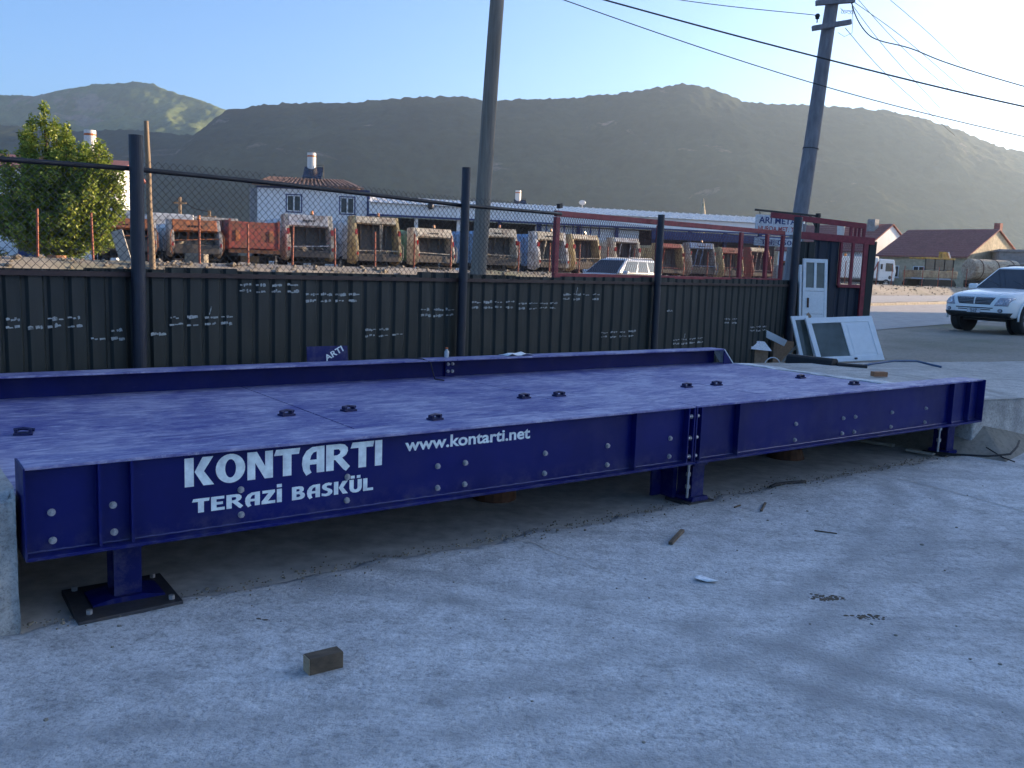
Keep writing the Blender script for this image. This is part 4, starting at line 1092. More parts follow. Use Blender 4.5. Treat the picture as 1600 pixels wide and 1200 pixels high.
def truck(x, y, H, W, rz, cols, label, group='garbage trucks parked in a row', style='hopper', beacon=True, rows=1, rustamt=0.5):
    root = empty('garbage_truck', (x, y, zg1(x, y)), rz, label, 'truck', group)
    paint = truck_paint('truck_paint', cols[0], amount=rustamt); hood = truck_paint('truck_hood_paint', cols[1], amount=rustamt + 0.05); side = truck_paint('truck_side_paint', cols[2], amount=rustamt - 0.1)
    w = W / 2; rv = random.Random(int(abs(x * 91 + y * 13))); hd = rv.uniform(0.30, 0.58); cw_ = rv.uniform(0.12, 0.24); bulge = rv.uniform(-0.10, 0.14); sill = rv.uniform(1.0, 1.3)
    # chassis and wheels
    MB().box(-0.45, 0.45, 0.7, 7.6, 0.45, 0.75).build('chassis', M['chassis'], root)
    for yy in (2.3, 6.6):
        for sx in (-1, 1):
            o = link_mesh('wheel', TRW, root); o.location = (sx * (w - 0.25), yy, 0.48); o.rotation_euler = (0, 0, math.pi / 2)
            r_ = link_mesh('rim', TRR, o)
    if style == 'hopper':
        # barrel body with ribs
        m = MB(); m.prism([(-w * 0.96, 1.35, 0.78), (w * 0.96, 1.35, 0.78), (w * 0.98, 1.35, H - 0.38), (w * 0.86, 1.35, H - 0.18), (-w * 0.86, 1.35, H - 0.18), (-w * 0.98, 1.35, H - 0.38)], (0, 4.4, 0))
        b = m.build('body', side, root, bevel=0.03)
        for yy in (1.9, 2.9, 3.9, 4.9):
            MB().box(-w * 0.98 - 0.05, -w * 0.98 + 0.001, yy, yy + 0.1, 0.8, H - 0.4).build('body_rib', side, b); MB().box(w * 0.98 - 0.001, w * 0.98 + 0.05, yy, yy + 0.1, 0.8, H - 0.4).build('body_rib', side, b)
        # side cheeks
        prof = [(1.34, H - 0.02), (0.62, H), (0.44 - bulge, H - hd), (0.16 + bulge * 0.4, 1.75), (0.02, 1.15), (0.10, 0.75), (0.55, 0.55), (1.34, 0.62)]
        for sx in (-1, 1):
            m = MB(); x0 = sx * w; x1 = sx * (w - cw_)
            m.prism([(x0, a, b_) for a, b_ in prof], (x1 - x0, 0, 0)); ck = m.build('cheek_panel', paint, root, bevel=0.02)
            MB().box(min(x0, x1) + 0.04, max(x0, x1) - 0.04, -0.02, 0.12, 1.05, 1.22).build('tail_light', M['redlens'], ck)
            m = MB(); m.box(min(x0, x1) + 0.03, max(x0, x1) - 0.03, 0.17, 0.30, H - 1.0, H - 0.72); m.build('marker_light', M['redlens'], ck)
            MB().tube([(sx * (w - 0.05), 0.0, 0.7), (sx * (w + 0.03), -0.08, 0.95), (sx * (w + 0.03), -0.08, 1.55), (sx * (w - 0.06), 0.08, 1.75)], 0.022, 5).build('grab_rail', hood, ck)
        # hood
        m = MB(); cx1 = cw_ + 0.001; m.prism([(-w + cx1, 1.34, H - 0.03), (-w + cx1, 0.60, H - 0.01), (-w + cx1, 0.40 - bulge, H - hd), (-w + cx1, 0.52 - bulge, H - hd - 0.08), (-w + cx1, 1.34, H - hd + 0.02)], (W - 2 * cx1, 0, 0)); hdp = m.build('hood', hood, root, bevel=0.02)
        m = MB()
        for k in range(5): m.box(-0.3 + k * 0.13, -0.22 + k * 0.13, 0.45, 0.475, H - 0.34, H - 0.26)
        m.v = [(a, b - bulge * 0.6, c_) for a, b, c_ in m.v]
        m.build('number_plate_lamp', M['chassis'], hdp)
        # hopper interior
        m = MB(); m.quad((-w + 0.17, 1.2, H - 0.42), (w - 0.17, 1.2, H - 0.42), (w - 0.17, 0.95, 1.45), (-w + 0.17, 0.95, 1.45)); m.quad((-w + 0.17, 0.95, 1.45), (w - 0.17, 0.95, 1.45), (w - 0.17, 0.55, 0.9), (-w + 0.17, 0.55, 0.9))
        for k in (-0.5, 0, 0.5): m.box(k * W * 0.55 - 0.05, k * W * 0.55 + 0.05, 0.88, 1.0, 1.4, H - 0.5)
        m.build('hopper', M['hopper'], root)
        MB().box(-w + cw_ + .002, w - cw_ - .002, 0.06, 0.5, 0.72, sill).build('loading_sill', M['hopper'], root, bevel=0.03)
        MB().tube([(-w + 0.1, 0.14, sill + 0.15), (w - 0.1, 0.14, sill + rv.uniform(0.05, 0.3))], 0.03, 6).build('tipping_bar', hood, root)
        for k in range(rv.randint(0, 2)):
            xa = rv.uniform(-0.6, 0.6); MB().tube([(xa, 0.55, H - hd - 0.05), (xa + rv.uniform(-.15, .15), 0.75, sill + 0.2)], 0.05, 6).build('hydraulic_ram', hood, root)
        if rv.random() < 0.6:
            m = MB(); rr2 = random.Random(int(x * 7))
            for k in range(26): m.obox((rr2.uniform(-w * .7, w * .7), rr2.uniform(0.1, 0.7), sill + rr2.uniform(-.02, .12)), (rr2.gauss(0, 1), rr2.gauss(0, 1), .3), (rr2.gauss(0, 1), rr2.gauss(0, 1), 1), (1, rr2.random(), 0), rr2.uniform(.05, .16), rr2.uniform(.04, .12), rr2.uniform(.02, .06))
            o_ = m.build('rubbish', M['rubble'], root); o_['kind'] = 'stuff'
        MB().box(-w + 0.1, w - 0.1, -0.22, 0.1, 0.42, 0.50).build('foot_step', M['chassis'], root)
    else:
        # open tipper box with rubbish streaked tailgate
        b = MB().box(-w, w, 0.12, 5.6, 1.05, 1.15).build('body', paint, root)
        m = MB(); m.box(-w, -w + 0.07, 0.12, 5.6, 1.15, H); m.box(w - 0.07, w, 0.12, 5.6, 1.15, H); m.box(-w + 0.07, w - 0.07, 5.5, 5.6, 1.15, H); m.build('side_wall', paint, root)
        t_ = MB().box(-w + 0.02, w - 0.02, 0.0, 0.10, 1.12, H - 0.05).build('tailgate', paint, root)
        for k in (-0.66, 0.66): MB().box(k * w - 0.1, k * w + 0.1, -0.03, -0.001, 1.45, H - 0.45).build('reflector_panel', hood, t_)
        MB().box(-w, w, -0.06, 0.119, 0.88, 1.045).build('rear_beam', M['rust'], root)
        for k in (-w, w - 0.08): MB().box(k, k + 0.08, -0.03, -0.001, 1.12, H + 0.06).build('stake', paint, t_)
        for yy in (0.9, 2.0, 3.1, 4.2): MB().box(-w - 0.05, -w - 0.001, yy, yy + 0.1, 1.1, H).build('body_rib', paint, root)
    # cab at the far end
    m = MB(); m.prism([(-w * 0.95, 6.0, 0.7), (-w * 0.95, 7.9, 0.7), (-w * 0.95, 7.95, 1.7), (-w * 0.95, 7.6, 2.65), (-w * 0.95, 6.0, 2.7)], (W * 0.95, 0, 0)); cb = m.build('cab', side, root, bevel=0.06)
    for sx in (-1, 1):
        MB().box(sx * w * 0.95 - 0.006, sx * w * 0.95 + 0.006, 6.4, 7.4, 1.75, 2.4).build('side_window', M['car_glass'], cb)
    if beacon:
        m = MB(); m.cyl((0.25, 0.85, H - 0.02), (0.25, 0.85, H + 0.05), 0.10, 10); m.m = 1; m.cyl((0.25, 0.85, H + 0.05), (0.25, 0.85, H + 0.22), 0.085, 10, 0.06); m.build('beacon', [M['chassis'], M['amber']], root)
    return root

CREAM = (0.60, 0.54, 0.42); WHITE = (0.66, 0.66, 0.65); ORANGE = (0.52, 0.17, 0.06); GREEN = (0.09, 0.22, 0.14); RED = (0.30, 0.06, 0.05); BLUE = (0.22, 0.34, 0.52); YEL = (0.50, 0.40, 0.20); GREY = (0.40, 0.39, 0.37)
TR = [
 (-16.53, 38.43, 3.08, 2.25, (GREY, ORANGE, WHITE), 'garbage truck with orange hood partly hidden behind the tree and near navy post', 'hopper'),
 (-14.42, 40.77, 3.20, 2.25, (GREY, ORANGE, WHITE), 'grey white garbage truck with orange rust on its hood, left of the red tipper', 'hopper'),
 (-12.46, 42.95, 3.30, 2.45, (RED, ORANGE, GREY), 'red open tipper truck with orange panels on its tailgate', 'tipper'),
 (-10.31, 45.34, 3.82, 2.45, (CREAM, WHITE, WHITE), 'white garbage truck right of the red tipper, in front of the white house', 'hopper'),
 (-7.38, 48.60, 4.00, 2.65, (YEL, CREAM, WHITE), 'tallest garbage truck, cream yellow frame, at the joint of house and hall', 'hopper'),
 (-4.55, 51.73, 3.60, 2.5, (CREAM, CREAM, GREEN), 'garbage truck with green lower side, left of the middle navy post', 'hopper'),
 (-0.94, 55.75, 3.90, 2.6, (CREAM, CREAM, BLUE), 'garbage truck with blue side panel, behind the thick wooden pole', 'hopper'),
 (2.49, 59.55, 3.95, 2.5, (WHITE, CREAM, BLUE), 'pale blue and white garbage truck just left of the red gate frame', 'hopper'),
 (4.99, 62.33, 3.95, 2.5, (YEL, CREAM, CREAM), 'cream garbage truck seen through the left end of the red gate mesh', 'hopper'),
 (8.22, 65.92, 3.95, 2.4, (CREAM, WHITE, CREAM), 'cream garbage truck behind the roof of the silver car', 'hopper'),
 (12.29, 70.44, 3.80, 2.5, (YEL, RED, YEL), 'yellow garbage truck with red hood, right of the third navy post', 'hopper'),
 (15.38, 73.87, 4.05, 2.6, (GREY, BLUE, BLUE), 'grey garbage truck with blue hood seen through the gate mesh', 'hopper'),
 (18.77, 77.64, 3.85, 2.4, (YEL, RED, CREAM), 'yellowish garbage truck with red top, left of the fourth gate upright', 'hopper'),
 (22.30, 81.56, 4.05, 2.6, (RED, CREAM, CREAM), 'red sided cream garbage truck at the right end of the gate mesh', 'hopper'),
 (34.23, 94.81, 3.85, 2.6, (ORANGE, ORANGE, ORANGE), 'orange truck body seen through the corner gate mesh', 'tipper'),
]
for i, (x, y, zt, W, cols, lab, st) in enumerate(TR):
    base = zg1(x, y)
    truck(x, y, zt - base + 0.0, W, rad(32 + (i * 37 % 11) - 5), cols, lab, style=st, beacon=(i not in (0, 2, 9, 10, 12, 14)), rustamt=0.42 + 0.02 * (i % 5))

# ------------------------------------------------------------------ red posted yard fence
yf = empty('yard_fence', P(40, 28.0), RZ, 'row of red posts with thin wires along the truck yard', 'fence')
yz = yf.location.z
for u in [8.5, 10.2, 11.8, 13.54, 15.29, 17.12, 18.92, 20.82, 22.76, 24.8, 26.88, 29.04, 31.23, 33.49, 35.8, 38.2, 40.6, 43.1, 45.7, 48.4, 51.2, 54, 57, 60, 63, 66, 69.4, 72.8, 76, 79.5, 82.6, 87.4, 92, 96.3, 101.1, 106, 111, 116]:
    b = P(u, 28.0).z - yz
    m = MB(); m.cyl((u - 40, 0, b - 0.2), (u - 40 + random.uniform(-.04, .04), 0, 2.80 + 0.003 * max(0, u - 40) - yz + random.uniform(-0.05, 0.05)), 0.036, 8); m.build('post', M['red_post'], yf)
for z in (1.65, 2.2, 2.72):
    m = MB(); m.tube([(a - 40, 0.01, z - yz + 0.02 * math.sin(a * 1.3) + 0.003 * max(0, a - 40)) for a in np.arange(8, 117, 1.0)], 0.004, 3); m.build('strand', M['wire'], yf)

# rubble along the bank
def rubble():
    m = MB(); rr = random.Random(5)
    for i in range(1500):
        u = rr.uniform(6, 125) if i % 3 else rr.uniform(6, 45); q = rr.gauss(26.9, 0.8)
        if not 24.8 < q < 30: continue
        p = P(u, q); s = abs(rr.gauss(0.02, 0.045)) + 0.025
        v = []
        for k in range(3):
            for a in range(5):
                an = a * 1.257 + rr.uniform(-.3, .3); rad_ = s * (0.6, 1.0, 0.45)[k] * rr.uniform(.7, 1.2)
                v.append((p.x + rad_ * math.cos(an), p.y + rad_ * math.sin(an), p.z + s * (-0.4, 0.15, 0.6)[k] * rr.uniform(.8, 1.2)))
        f = [(k * 5 + a, k * 5 + (a + 1) % 5, (k + 1) * 5 + (a + 1) % 5, (k + 1) * 5 + a) for k in range(2) for a in range(5)] + [(10, 11, 12, 13, 14)]
        m.add(v, f)
    o = m.build('rubble', M['rubble']); tag(o, 'stones and rubble along the bank below the truck yard', 'rubble', kind='stuff')
rubble()

# ------------------------------------------------------------------ buildings
def window(parent, x0, x1, z0, z1, y, frame=M['white_pvc'], trim=None, mull=1):
    if trim is not None:
        m = MB(); t = 0.12
        m.box(x0 - t, x1 + t, y - 0.04, y - 0.002, z0 - t, z0 - 0.001); m.box(x0 - t, x1 + t, y - 0.04, y - 0.002, z1 + 0.001, z1 + t); m.box(x0 - t, x0 - 0.001, y - 0.04, y - 0.002, z0, z1); m.box(x1 + 0.001, x1 + t, y - 0.04, y - 0.002, z0, z1)
        wi = m.build('window', trim, parent)
    else:
        wi = MB().box(x0 - 0.1, x1 + 0.1, y - 0.10, y - 0.002, z0 - 0.12, z0 - 0.02).build('window', frame, parent)
    m = MB(); t = 0.08
    m.box(x0, x1, y - 0.06, y - 0.003, z0, z0 + t); m.box(x0, x1, y - 0.06, y - 0.003, z1 - t, z1); m.box(x0, x0 + t, y - 0.06, y - 0.003, z0 + t, z1 - t); m.box(x1 - t, x1, y - 0.06, y - 0.003, z0 + t, z1 - t)
    for k in range(mull):
        c_ = x0 + (x1 - x0) * (k + 1) / (mull + 1); m.box(c_ - t / 2, c_ + t / 2, y - 0.06, y - 0.003, z0 + t, z1 - t)
    m.build('frame', frame, wi)
    for k in range(mull + 1):
        a = x0 + (x1 - x0) * k / (mull + 1); b = x0 + (x1 - x0) * (k + 1) / (mull + 1)
        MB().box(a + t, b - t, y - 0.025, y - 0.004, z0 + t, z1 - t).build('pane', M['win_glass'], wi)
    return wi
def solar_heater(root_name, loc, rz, label, s=1.0):
    r_ = empty(root_name, loc, rz, label, 'water heater')
    m = MB(); m.prism([(-0.9 * s, -1.1 * s, 0.1), (0.9 * s, -1.1 * s, 0.1), (0.9 * s, 0.6 * s, 1.3 * s), (-0.9 * s, 0.6 * s, 1.3 * s)], (0, 0.05, 0.08)); m.build('collector', M['solar'], r_)
    m = MB(); m.cyl((-0.25 * s, 0.7 * s, 1.0 * s), (-0.25 * s, 0.7 * s, 2.7 * s), 0.42 * s, 18); m.build('tank', M['tank_white'], r_, smooth=False)
    m = MB(); m.cyl((-0.25 * s, 0.7 * s, 2.3 * s), (-0.25 * s, 0.7 * s, 2.45 * s), 0.425 * s, 18); m.build('tank_band', M['orange'], r_)
    m = MB()
    for a, b in ((-0.9, -1.0), (0.9, -1.0), (-0.9, 0.9), (0.9, 0.9)): m.cyl((a * s, b * s, -0.3), (a * s, b * s, (1.0 if b > 0 else 0.2) * s), 0.03, 5)
    m.bar((-0.9 * s, 0.9 * s, 1.0 * s), (0.9 * s, 0.9 * s, 1.0 * s), 0.05, 0.05); m.tube([(0.2 * s, 0.7 * s, 1.5 * s), (0.9 * s, 0.7 * s, 1.6 * s), (0.9 * s, 0.7 * s, 0.4 * s)], 0.03, 5)
    m.build('stand', M['steel_dark'], r_)
    return r_
# two-storey white house
hx, hy = -24.7, 86.0
hs = empty('white_house', (hx, hy, zg1(hx, hy)), rad(6), 'white two storey house with brown tiled roof and blue window trim', 'house')
hz = hs.location.z; HW = 10.3; hh = 8.25 - hz
MB().box(0, HW, 0, 9, -0.5, hh).build('wall', M['wall_white'], hs)
MB().box(-1.0, -0.005, 1.5, 9, -0.5, hh - 0.1).build('side_wing', M['wall_grey'], hs)
window(hs, 2.75, 4.05, hh - 2.25, hh - 0.75, 0, trim=M['blue_trim']); window(hs, 7.75, 9.05, hh - 2.25, hh - 0.75, 0, trim=M['blue_trim'])
window(hs, 2.75, 4.05, 1.2, 2.7, 0); window(hs, 7.75, 9.05, 1.2, 2.7, 0)
MB().box(-0.05, HW + 0.05, -0.06, -0.004, hh - 0.16, hh + 0.02).build('eaves_trim', M['blue_trim'], hs)
MB().box(HW - 0.05, HW + 0.22, -0.08, 0.3, 0, hh).build('downpipe_panel', M['blue_trim'], hs)
rf = MB().prism([(-0.4, -0.55, hh + 0.03), (HW - 0.3, -0.55, hh + 0.03), (HW - 2.2, 3.5, hh + 1.0), (0.6, 3.5, hh + 1.0)], (0, 0.02, 0.12)).build('roof', M['tile_brown'], hs)
MB().prism([(-0.4, 9.4, hh + 0.03), (HW - 0.3, 9.4, hh + 0.03), (HW - 2.2, 3.55, hh + 1.0), (0.6, 3.55, hh + 1.0)], (0, 0.02, 0.12)).build('roof', M['tile_brown'], hs)
# tile rows
tile = None
for k in range(24):
    a = -0.3 + k * 0.42; top = 0.6 + (HW - 2.8) * (k / 24)
    m = MB(); m.tube([(a, -0.6, hh + 0.14), (a * 0.72 + 0.9, 3.5, hh + 1.12)], 0.13, 6); m.build('tile_row', M['tile_brown'], rf)
solar_heater('water_heater', (hx + 4.6, hy + 3.0, hz + hh + 0.9), rad(6), 'white solar water heater on the brown roof of the white house')
# long hall
hl_a = Vector((-14.3, 86.0, 0)); hl_b = Vector((31.0, 99.3, 0)); dh = hl_b - hl_a; HL = dh.length
hz2 = zg1(0, 90)
hall = empty('hall', (hl_a.x, hl_a.y, hz2), math.atan2(dh.y, dh.x), 'long low hall with pale metal roof and blue columns behind the trucks', 'hall')
ez = 6.0 - hz2; rzh = 8.15 - hz2
MB().box(0.2, HL, 5.0, 14, -0.4, ez).build('back_wall', M['dark_bay'], hall)
MB().box(0.2, HL, 0.0, 0.25, ez - 1.45 + 1.35, ez + 1.15).build('gutter', M['wall_white'], hall)
fs = MB().box(0.2, HL, -0.15, -0.005, ez - 0.0, ez + 1.05).build('fascia', M['wall_white'], hall)
MB().box(0.2, HL, -0.22, -0.155, ez - 0.14, ez + 0.03).build('fascia_trim', M['blue_trim'], hall)
nR = 56
for k in range(nR):
    x0 = 0.2 + (HL - 0.2) * k / nR; x1 = 0.2 + (HL - 0.2) * (k + 1) / nR
    m = MB(); m.prism([(x0, -0.4, ez + 1.08), (x1 - 0.02, -0.4, ez + 1.08), (x1 - 0.02, 7, rzh), (x0, 7, rzh)], (0, 0, 0.05)); m.bar((x0 + 0.06, -0.4, ez + 1.16), (x0 + 0.06, 7, rzh + 0.08), 0.07, 0.08); m.build('roof_sheet', M['roof_metal'], hall)
MB().prism([(0.2, 14.3, ez + 0.9), (HL, 14.3, ez + 0.9), (HL, 7.02, rzh), (0.2, 7.02, rzh)], (0, 0, 0.05)).build('rear_roof', M['roof_metal'], hall)
for k in range(12):
    x = 0.6 + k * (HL - 1.2) / 11; MB().box(x - 0.16, x + 0.16, 0.3, 0.62, -0.4, ez - 0.11).build('column', M['blue_trim'] if k > 2 else M['wall_white'], hall)
for k in range(8, 22):
    x = HL * 0.36 + (k - 8) * 0.95
    if k < 16: MB().box(x - 0.06, x + 0.06, 0.1, 0.2, ez - 1.2, ez - 0.12).build('truss_strut', M['blue_trim'], hall)
MB().box(HL * 0.36, HL * 0.60, 0.7, 0.9, 0, ez - 0.3).build('bay_wall', M['wall_white'], hall)
MB().box(HL * 0.62, HL * 0.985, -0.5, -0.25, ez - 1.1, ez - 0.25).build('sign_band', M['blue_trim'], hall)
cx_, cz_ = HL * 0.215, ez + 0.75
MB().sphere((6.0, -0.5, ez + 1.0), 0.32, 10, 8).build('vent', M['steel_dark'], hall)
solar_heater('water_heater', (0.2, 101.0, 7.9), rad(10), 'small sunlit solar water heater above the pale hall roof', 0.75)
for x, z_ in ((5.8, 8.0),):
    m = MB(); m.sphere((0, 0, 0.3), 0.38, 12, 6, (1, 0.35, 0.7)); m.cyl((0, 0, -1.2), (0, 0, 0.3), 0.05, 6)
    o = m.build('satellite_dish', M['tank_white'], smooth=True); o.location = (6.9, 98.5, 8.35); tag(o, 'pale satellite dish on the hall roof left of the third navy post', 'satellite dish')
# minaret-like spire far behind
sp = empty('spire', (30.4, 150, 1.1), 0, 'tiny pale pointed spire rising behind the hall roof', 'spire')
MB().cyl((0, 0, 0), (0, 0, 9.6), 0.55, 12).build('shaft', M['wall_cream'], sp); MB().cyl((0, 0, 9.6), (0, 0, 12.6), 0.62, 12, 0.03).build('cone', M['wall_cream'], sp)
# left house behind the tree
lh = empty('white_house', (-34.5, 58, zg1(-30, 58)), rad(12), 'white house behind the tree at the left edge, sunlit on its right side', 'house')
lz = lh.location.z; lhh = 6.7 - lz
MB().box(0, 8.2, 0, 8, -0.5, lhh).build('wall', M['wall_white'], lh)
window(lh, 6.6, 7.6, lhh - 3.0, lhh - 1.6, 0); window(lh, 1.2, 2.6, lhh - 3.0, lhh - 1.6, 0); window(lh, 3.8, 5.2, lhh - 3.0, lhh - 1.6, 0)
MB().prism([(-0.4, -0.5, lhh + 0.02), (8.6, -0.5, lhh + 0.02), (8.6, 4, lhh + 1.1), (-0.4, 4, lhh + 1.1)], (0, 0, 0.1)).build('roof', M['tile_red'], lh)
MB().prism([(-0.4, 8.5, lhh + 0.02), (8.6, 8.5, lhh + 0.02), (8.6, 4.01, lhh + 1.1), (-0.4, 4.01, lhh + 1.1)], (0, 0, 0.1)).build('roof', M['tile_red'], lh)
MB().prism([(8.2, 0, lhh), (8.2, 8, lhh), (8.2, 4, lhh + 1.0)], (-0.2, 0, 0)).build('gable', M['wall_white'], lh)
solar_heater('water_heater', (-28.8, 61.5, lz + lhh + 0.55), rad(12), 'white water tank with orange band above the tree', 0.9)
# low building at the far left edge
lb = empty('low_shed', (-29.0, 44.5, zg1(-29, 44.5)), rad(20), 'low shed with blue door at the left edge behind the tree', 'shed')
MB().box(0, 5.5, 0, 4, -0.4, 2.3).build('wall', M['wall_white'], lb); MB().box(-0.2, 5.7, -0.3, 4.3, 2.305, 2.45).build('roof', M['roof_metal'], lb); MB().box(3.9, 4.8, -0.05, -0.003, 0, 2.0).build('door', M['blue_trim'], lb)
# right-hand houses with red roofs
def gabled(name, loc, rz, L, Wd, eave, ridge, label, wall, roof, sub=None):
    """ridge along local x; gable at the right end (x = L)"""
    r_ = empty(name, loc, rz, label, 'house')
    MB().box(0, L, 0, Wd, -0.6, eave).build('wall', wall, r_)
    for x0, d in ((0.0, 0.25), (L - 0.25, 0.25)): MB().prism([(x0, 0, eave + 0.002), (x0, Wd, eave + 0.002), (x0, Wd / 2, ridge - 0.02)], (d, 0, 0)).build('gable', wall, r_)
    o = 0.5; sl = (ridge - eave) / (Wd / 2)
    ra = MB().prism([(-0.3, -o, eave - o * sl + 0.02), (L + 0.25, -o, eave - o * sl + 0.02), (L + 0.25, Wd / 2, ridge + 0.02), (-0.3, Wd / 2, ridge + 0.02)], (0, 0, 0.14)).build('roof', roof, r_)
    MB().prism([(-0.3, Wd + o, eave - o * sl + 0.02), (L + 0.25, Wd + o, eave - o * sl + 0.02), (L + 0.25, Wd / 2 + 0.01, ridge + 0.02), (-0.3, Wd / 2 + 0.01, ridge + 0.02)], (0, 0, 0.14)).build('roof', roof, r_)
    n_ = int((Wd / 2 + o) / 0.55)
    for k in range(n_):
        w_ = k / n_; y_ = -o + (Wd / 2 + o) * w_; z_ = eave - o * sl + (ridge - eave + o * sl) * w_ + 0.16
        MB().box(-0.3, L + 0.25, y_, y_ + 0.09, z_, z_ + 0.05).build('tile_course', roof, ra)
    return r_
rz0 = zg1(52, 118)
rh = gabled('red_roof_house', (45.5, 113.7, rz0), rad(-52), 11, 14, 4.0, 7.3, 'large house with dull red tiled roof and sunlit cream gable, far right', M['wall_cream'], M['tile_red'])
MB().box(10.2, 10.9, 7.6, 8.3, 6.6, 8.2).build('chimney', M['tile_red'], rh)
for k in range(3): window(rh, 1.4 + k * 3.2, 2.8 + k * 3.2, 1.3, 2.7, 0)
rh2 = gabled('red_roof_house', (37.0, 128.0, rz0), rad(-52), 13, 13, 4.6, 8.2, 'partly hidden red roofed house behind the corner gate', M['wall_white'], M['tile_red'])
MB().cyl((7.5, 3.2, 5.6), (7.5, 3.2, 8.6), 0.4, 12, 0.55).build('chimney', M['tank_white'], rh2); MB().box(10.5, 11.6, 4.6, 5.6, 6.4, 8.9).build('chimney', M['wall_grey'], rh2)
wl = empty('grey_annex', (55.5, 104.5, rz0), rad(-20), 'grey flat annex with a window below the cream gable', 'annex')
MB().box(0, 14, -1.5, 6, -0.6, 4.6).build('wall', M['grey_block'], wl); MB().box(-0.2, 14.2, -1.8, 6.2, 4.605, 4.85).build('roof', M['wall_grey'], wl); window(wl, 3.2, 7.2, 2.2, 3.9, -1.5, mull=2)
yw = strip = MB().box(0, 60, 0, 0.3, -0.5, 2.0).build('yard_wall', M['grey_block']); yw.location = P(86, 44.0); yw.rotation_euler = (0, 0, RZ - rad(8)); tag(yw, 'low grey wall behind the right hand trucks', 'wall')
# building beyond the right edge of the picture, whose shade covers the yard
SH = Vector((math.sin(SUN_AZ), math.cos(SUN_AZ), 0))
c0 = Vector((11.9, 26.2, 0)) + SH * 25; bd_ = Vector((0.743, -0.669, 0))
fb = empty('factory_building', (c0.x, c0.y, 0.3), math.atan2(bd_.y, bd_.x), 'tall plain factory building outside the picture on the right', 'building')
FL = 46; FH = 13.0
MB().box(0, FL, 0, 18, -1, FH).build('wall', M['grey_block'], fb); MB().box(-0.3, FL + 0.3, -0.3, 18.3, FH + 0.002, FH + 0.5).build('roof', M['roof_metal'], fb)
for k in range(9):
    for fl in range(3): window(fb, 2 + k * 4.8, 4.6 + k * 4.8, 2.0 + fl * 4.2, 4.2 + fl * 4.2, 0, mull=2)
# far little poles
for x, y, zt, lab in ((-26.07, 70, 5.95, 'pale short pole above the left garbage truck'), (-23.81, 70, 5.0, 'shorter pale pole left of the white house')):
    r_ = empty('far_pole', (x, y, zg1(x, y)), 0, lab, 'pole'); MB().cyl((0, 0, -0.2), (0, 0, zt - r_.location.z), 0.16, 8, 0.12).build('shaft', M['pole_wood2'], r_); MB().box(-0.5, 0.5, -0.06, 0.06, zt - r_.location.z - 0.5, zt - r_.location.z - 0.4).build('cross_arm', M['pole_wood2'], r_)
m = MB(); m.tube([(-26.0, 70, 5.7), (-24.9, 70, 5.1), (-23.8, 70, 4.9)], 0.03, 4); tag(m.build('overhead_wire', M['wire']), 'short sagging wire between the two far pale poles', 'wire')

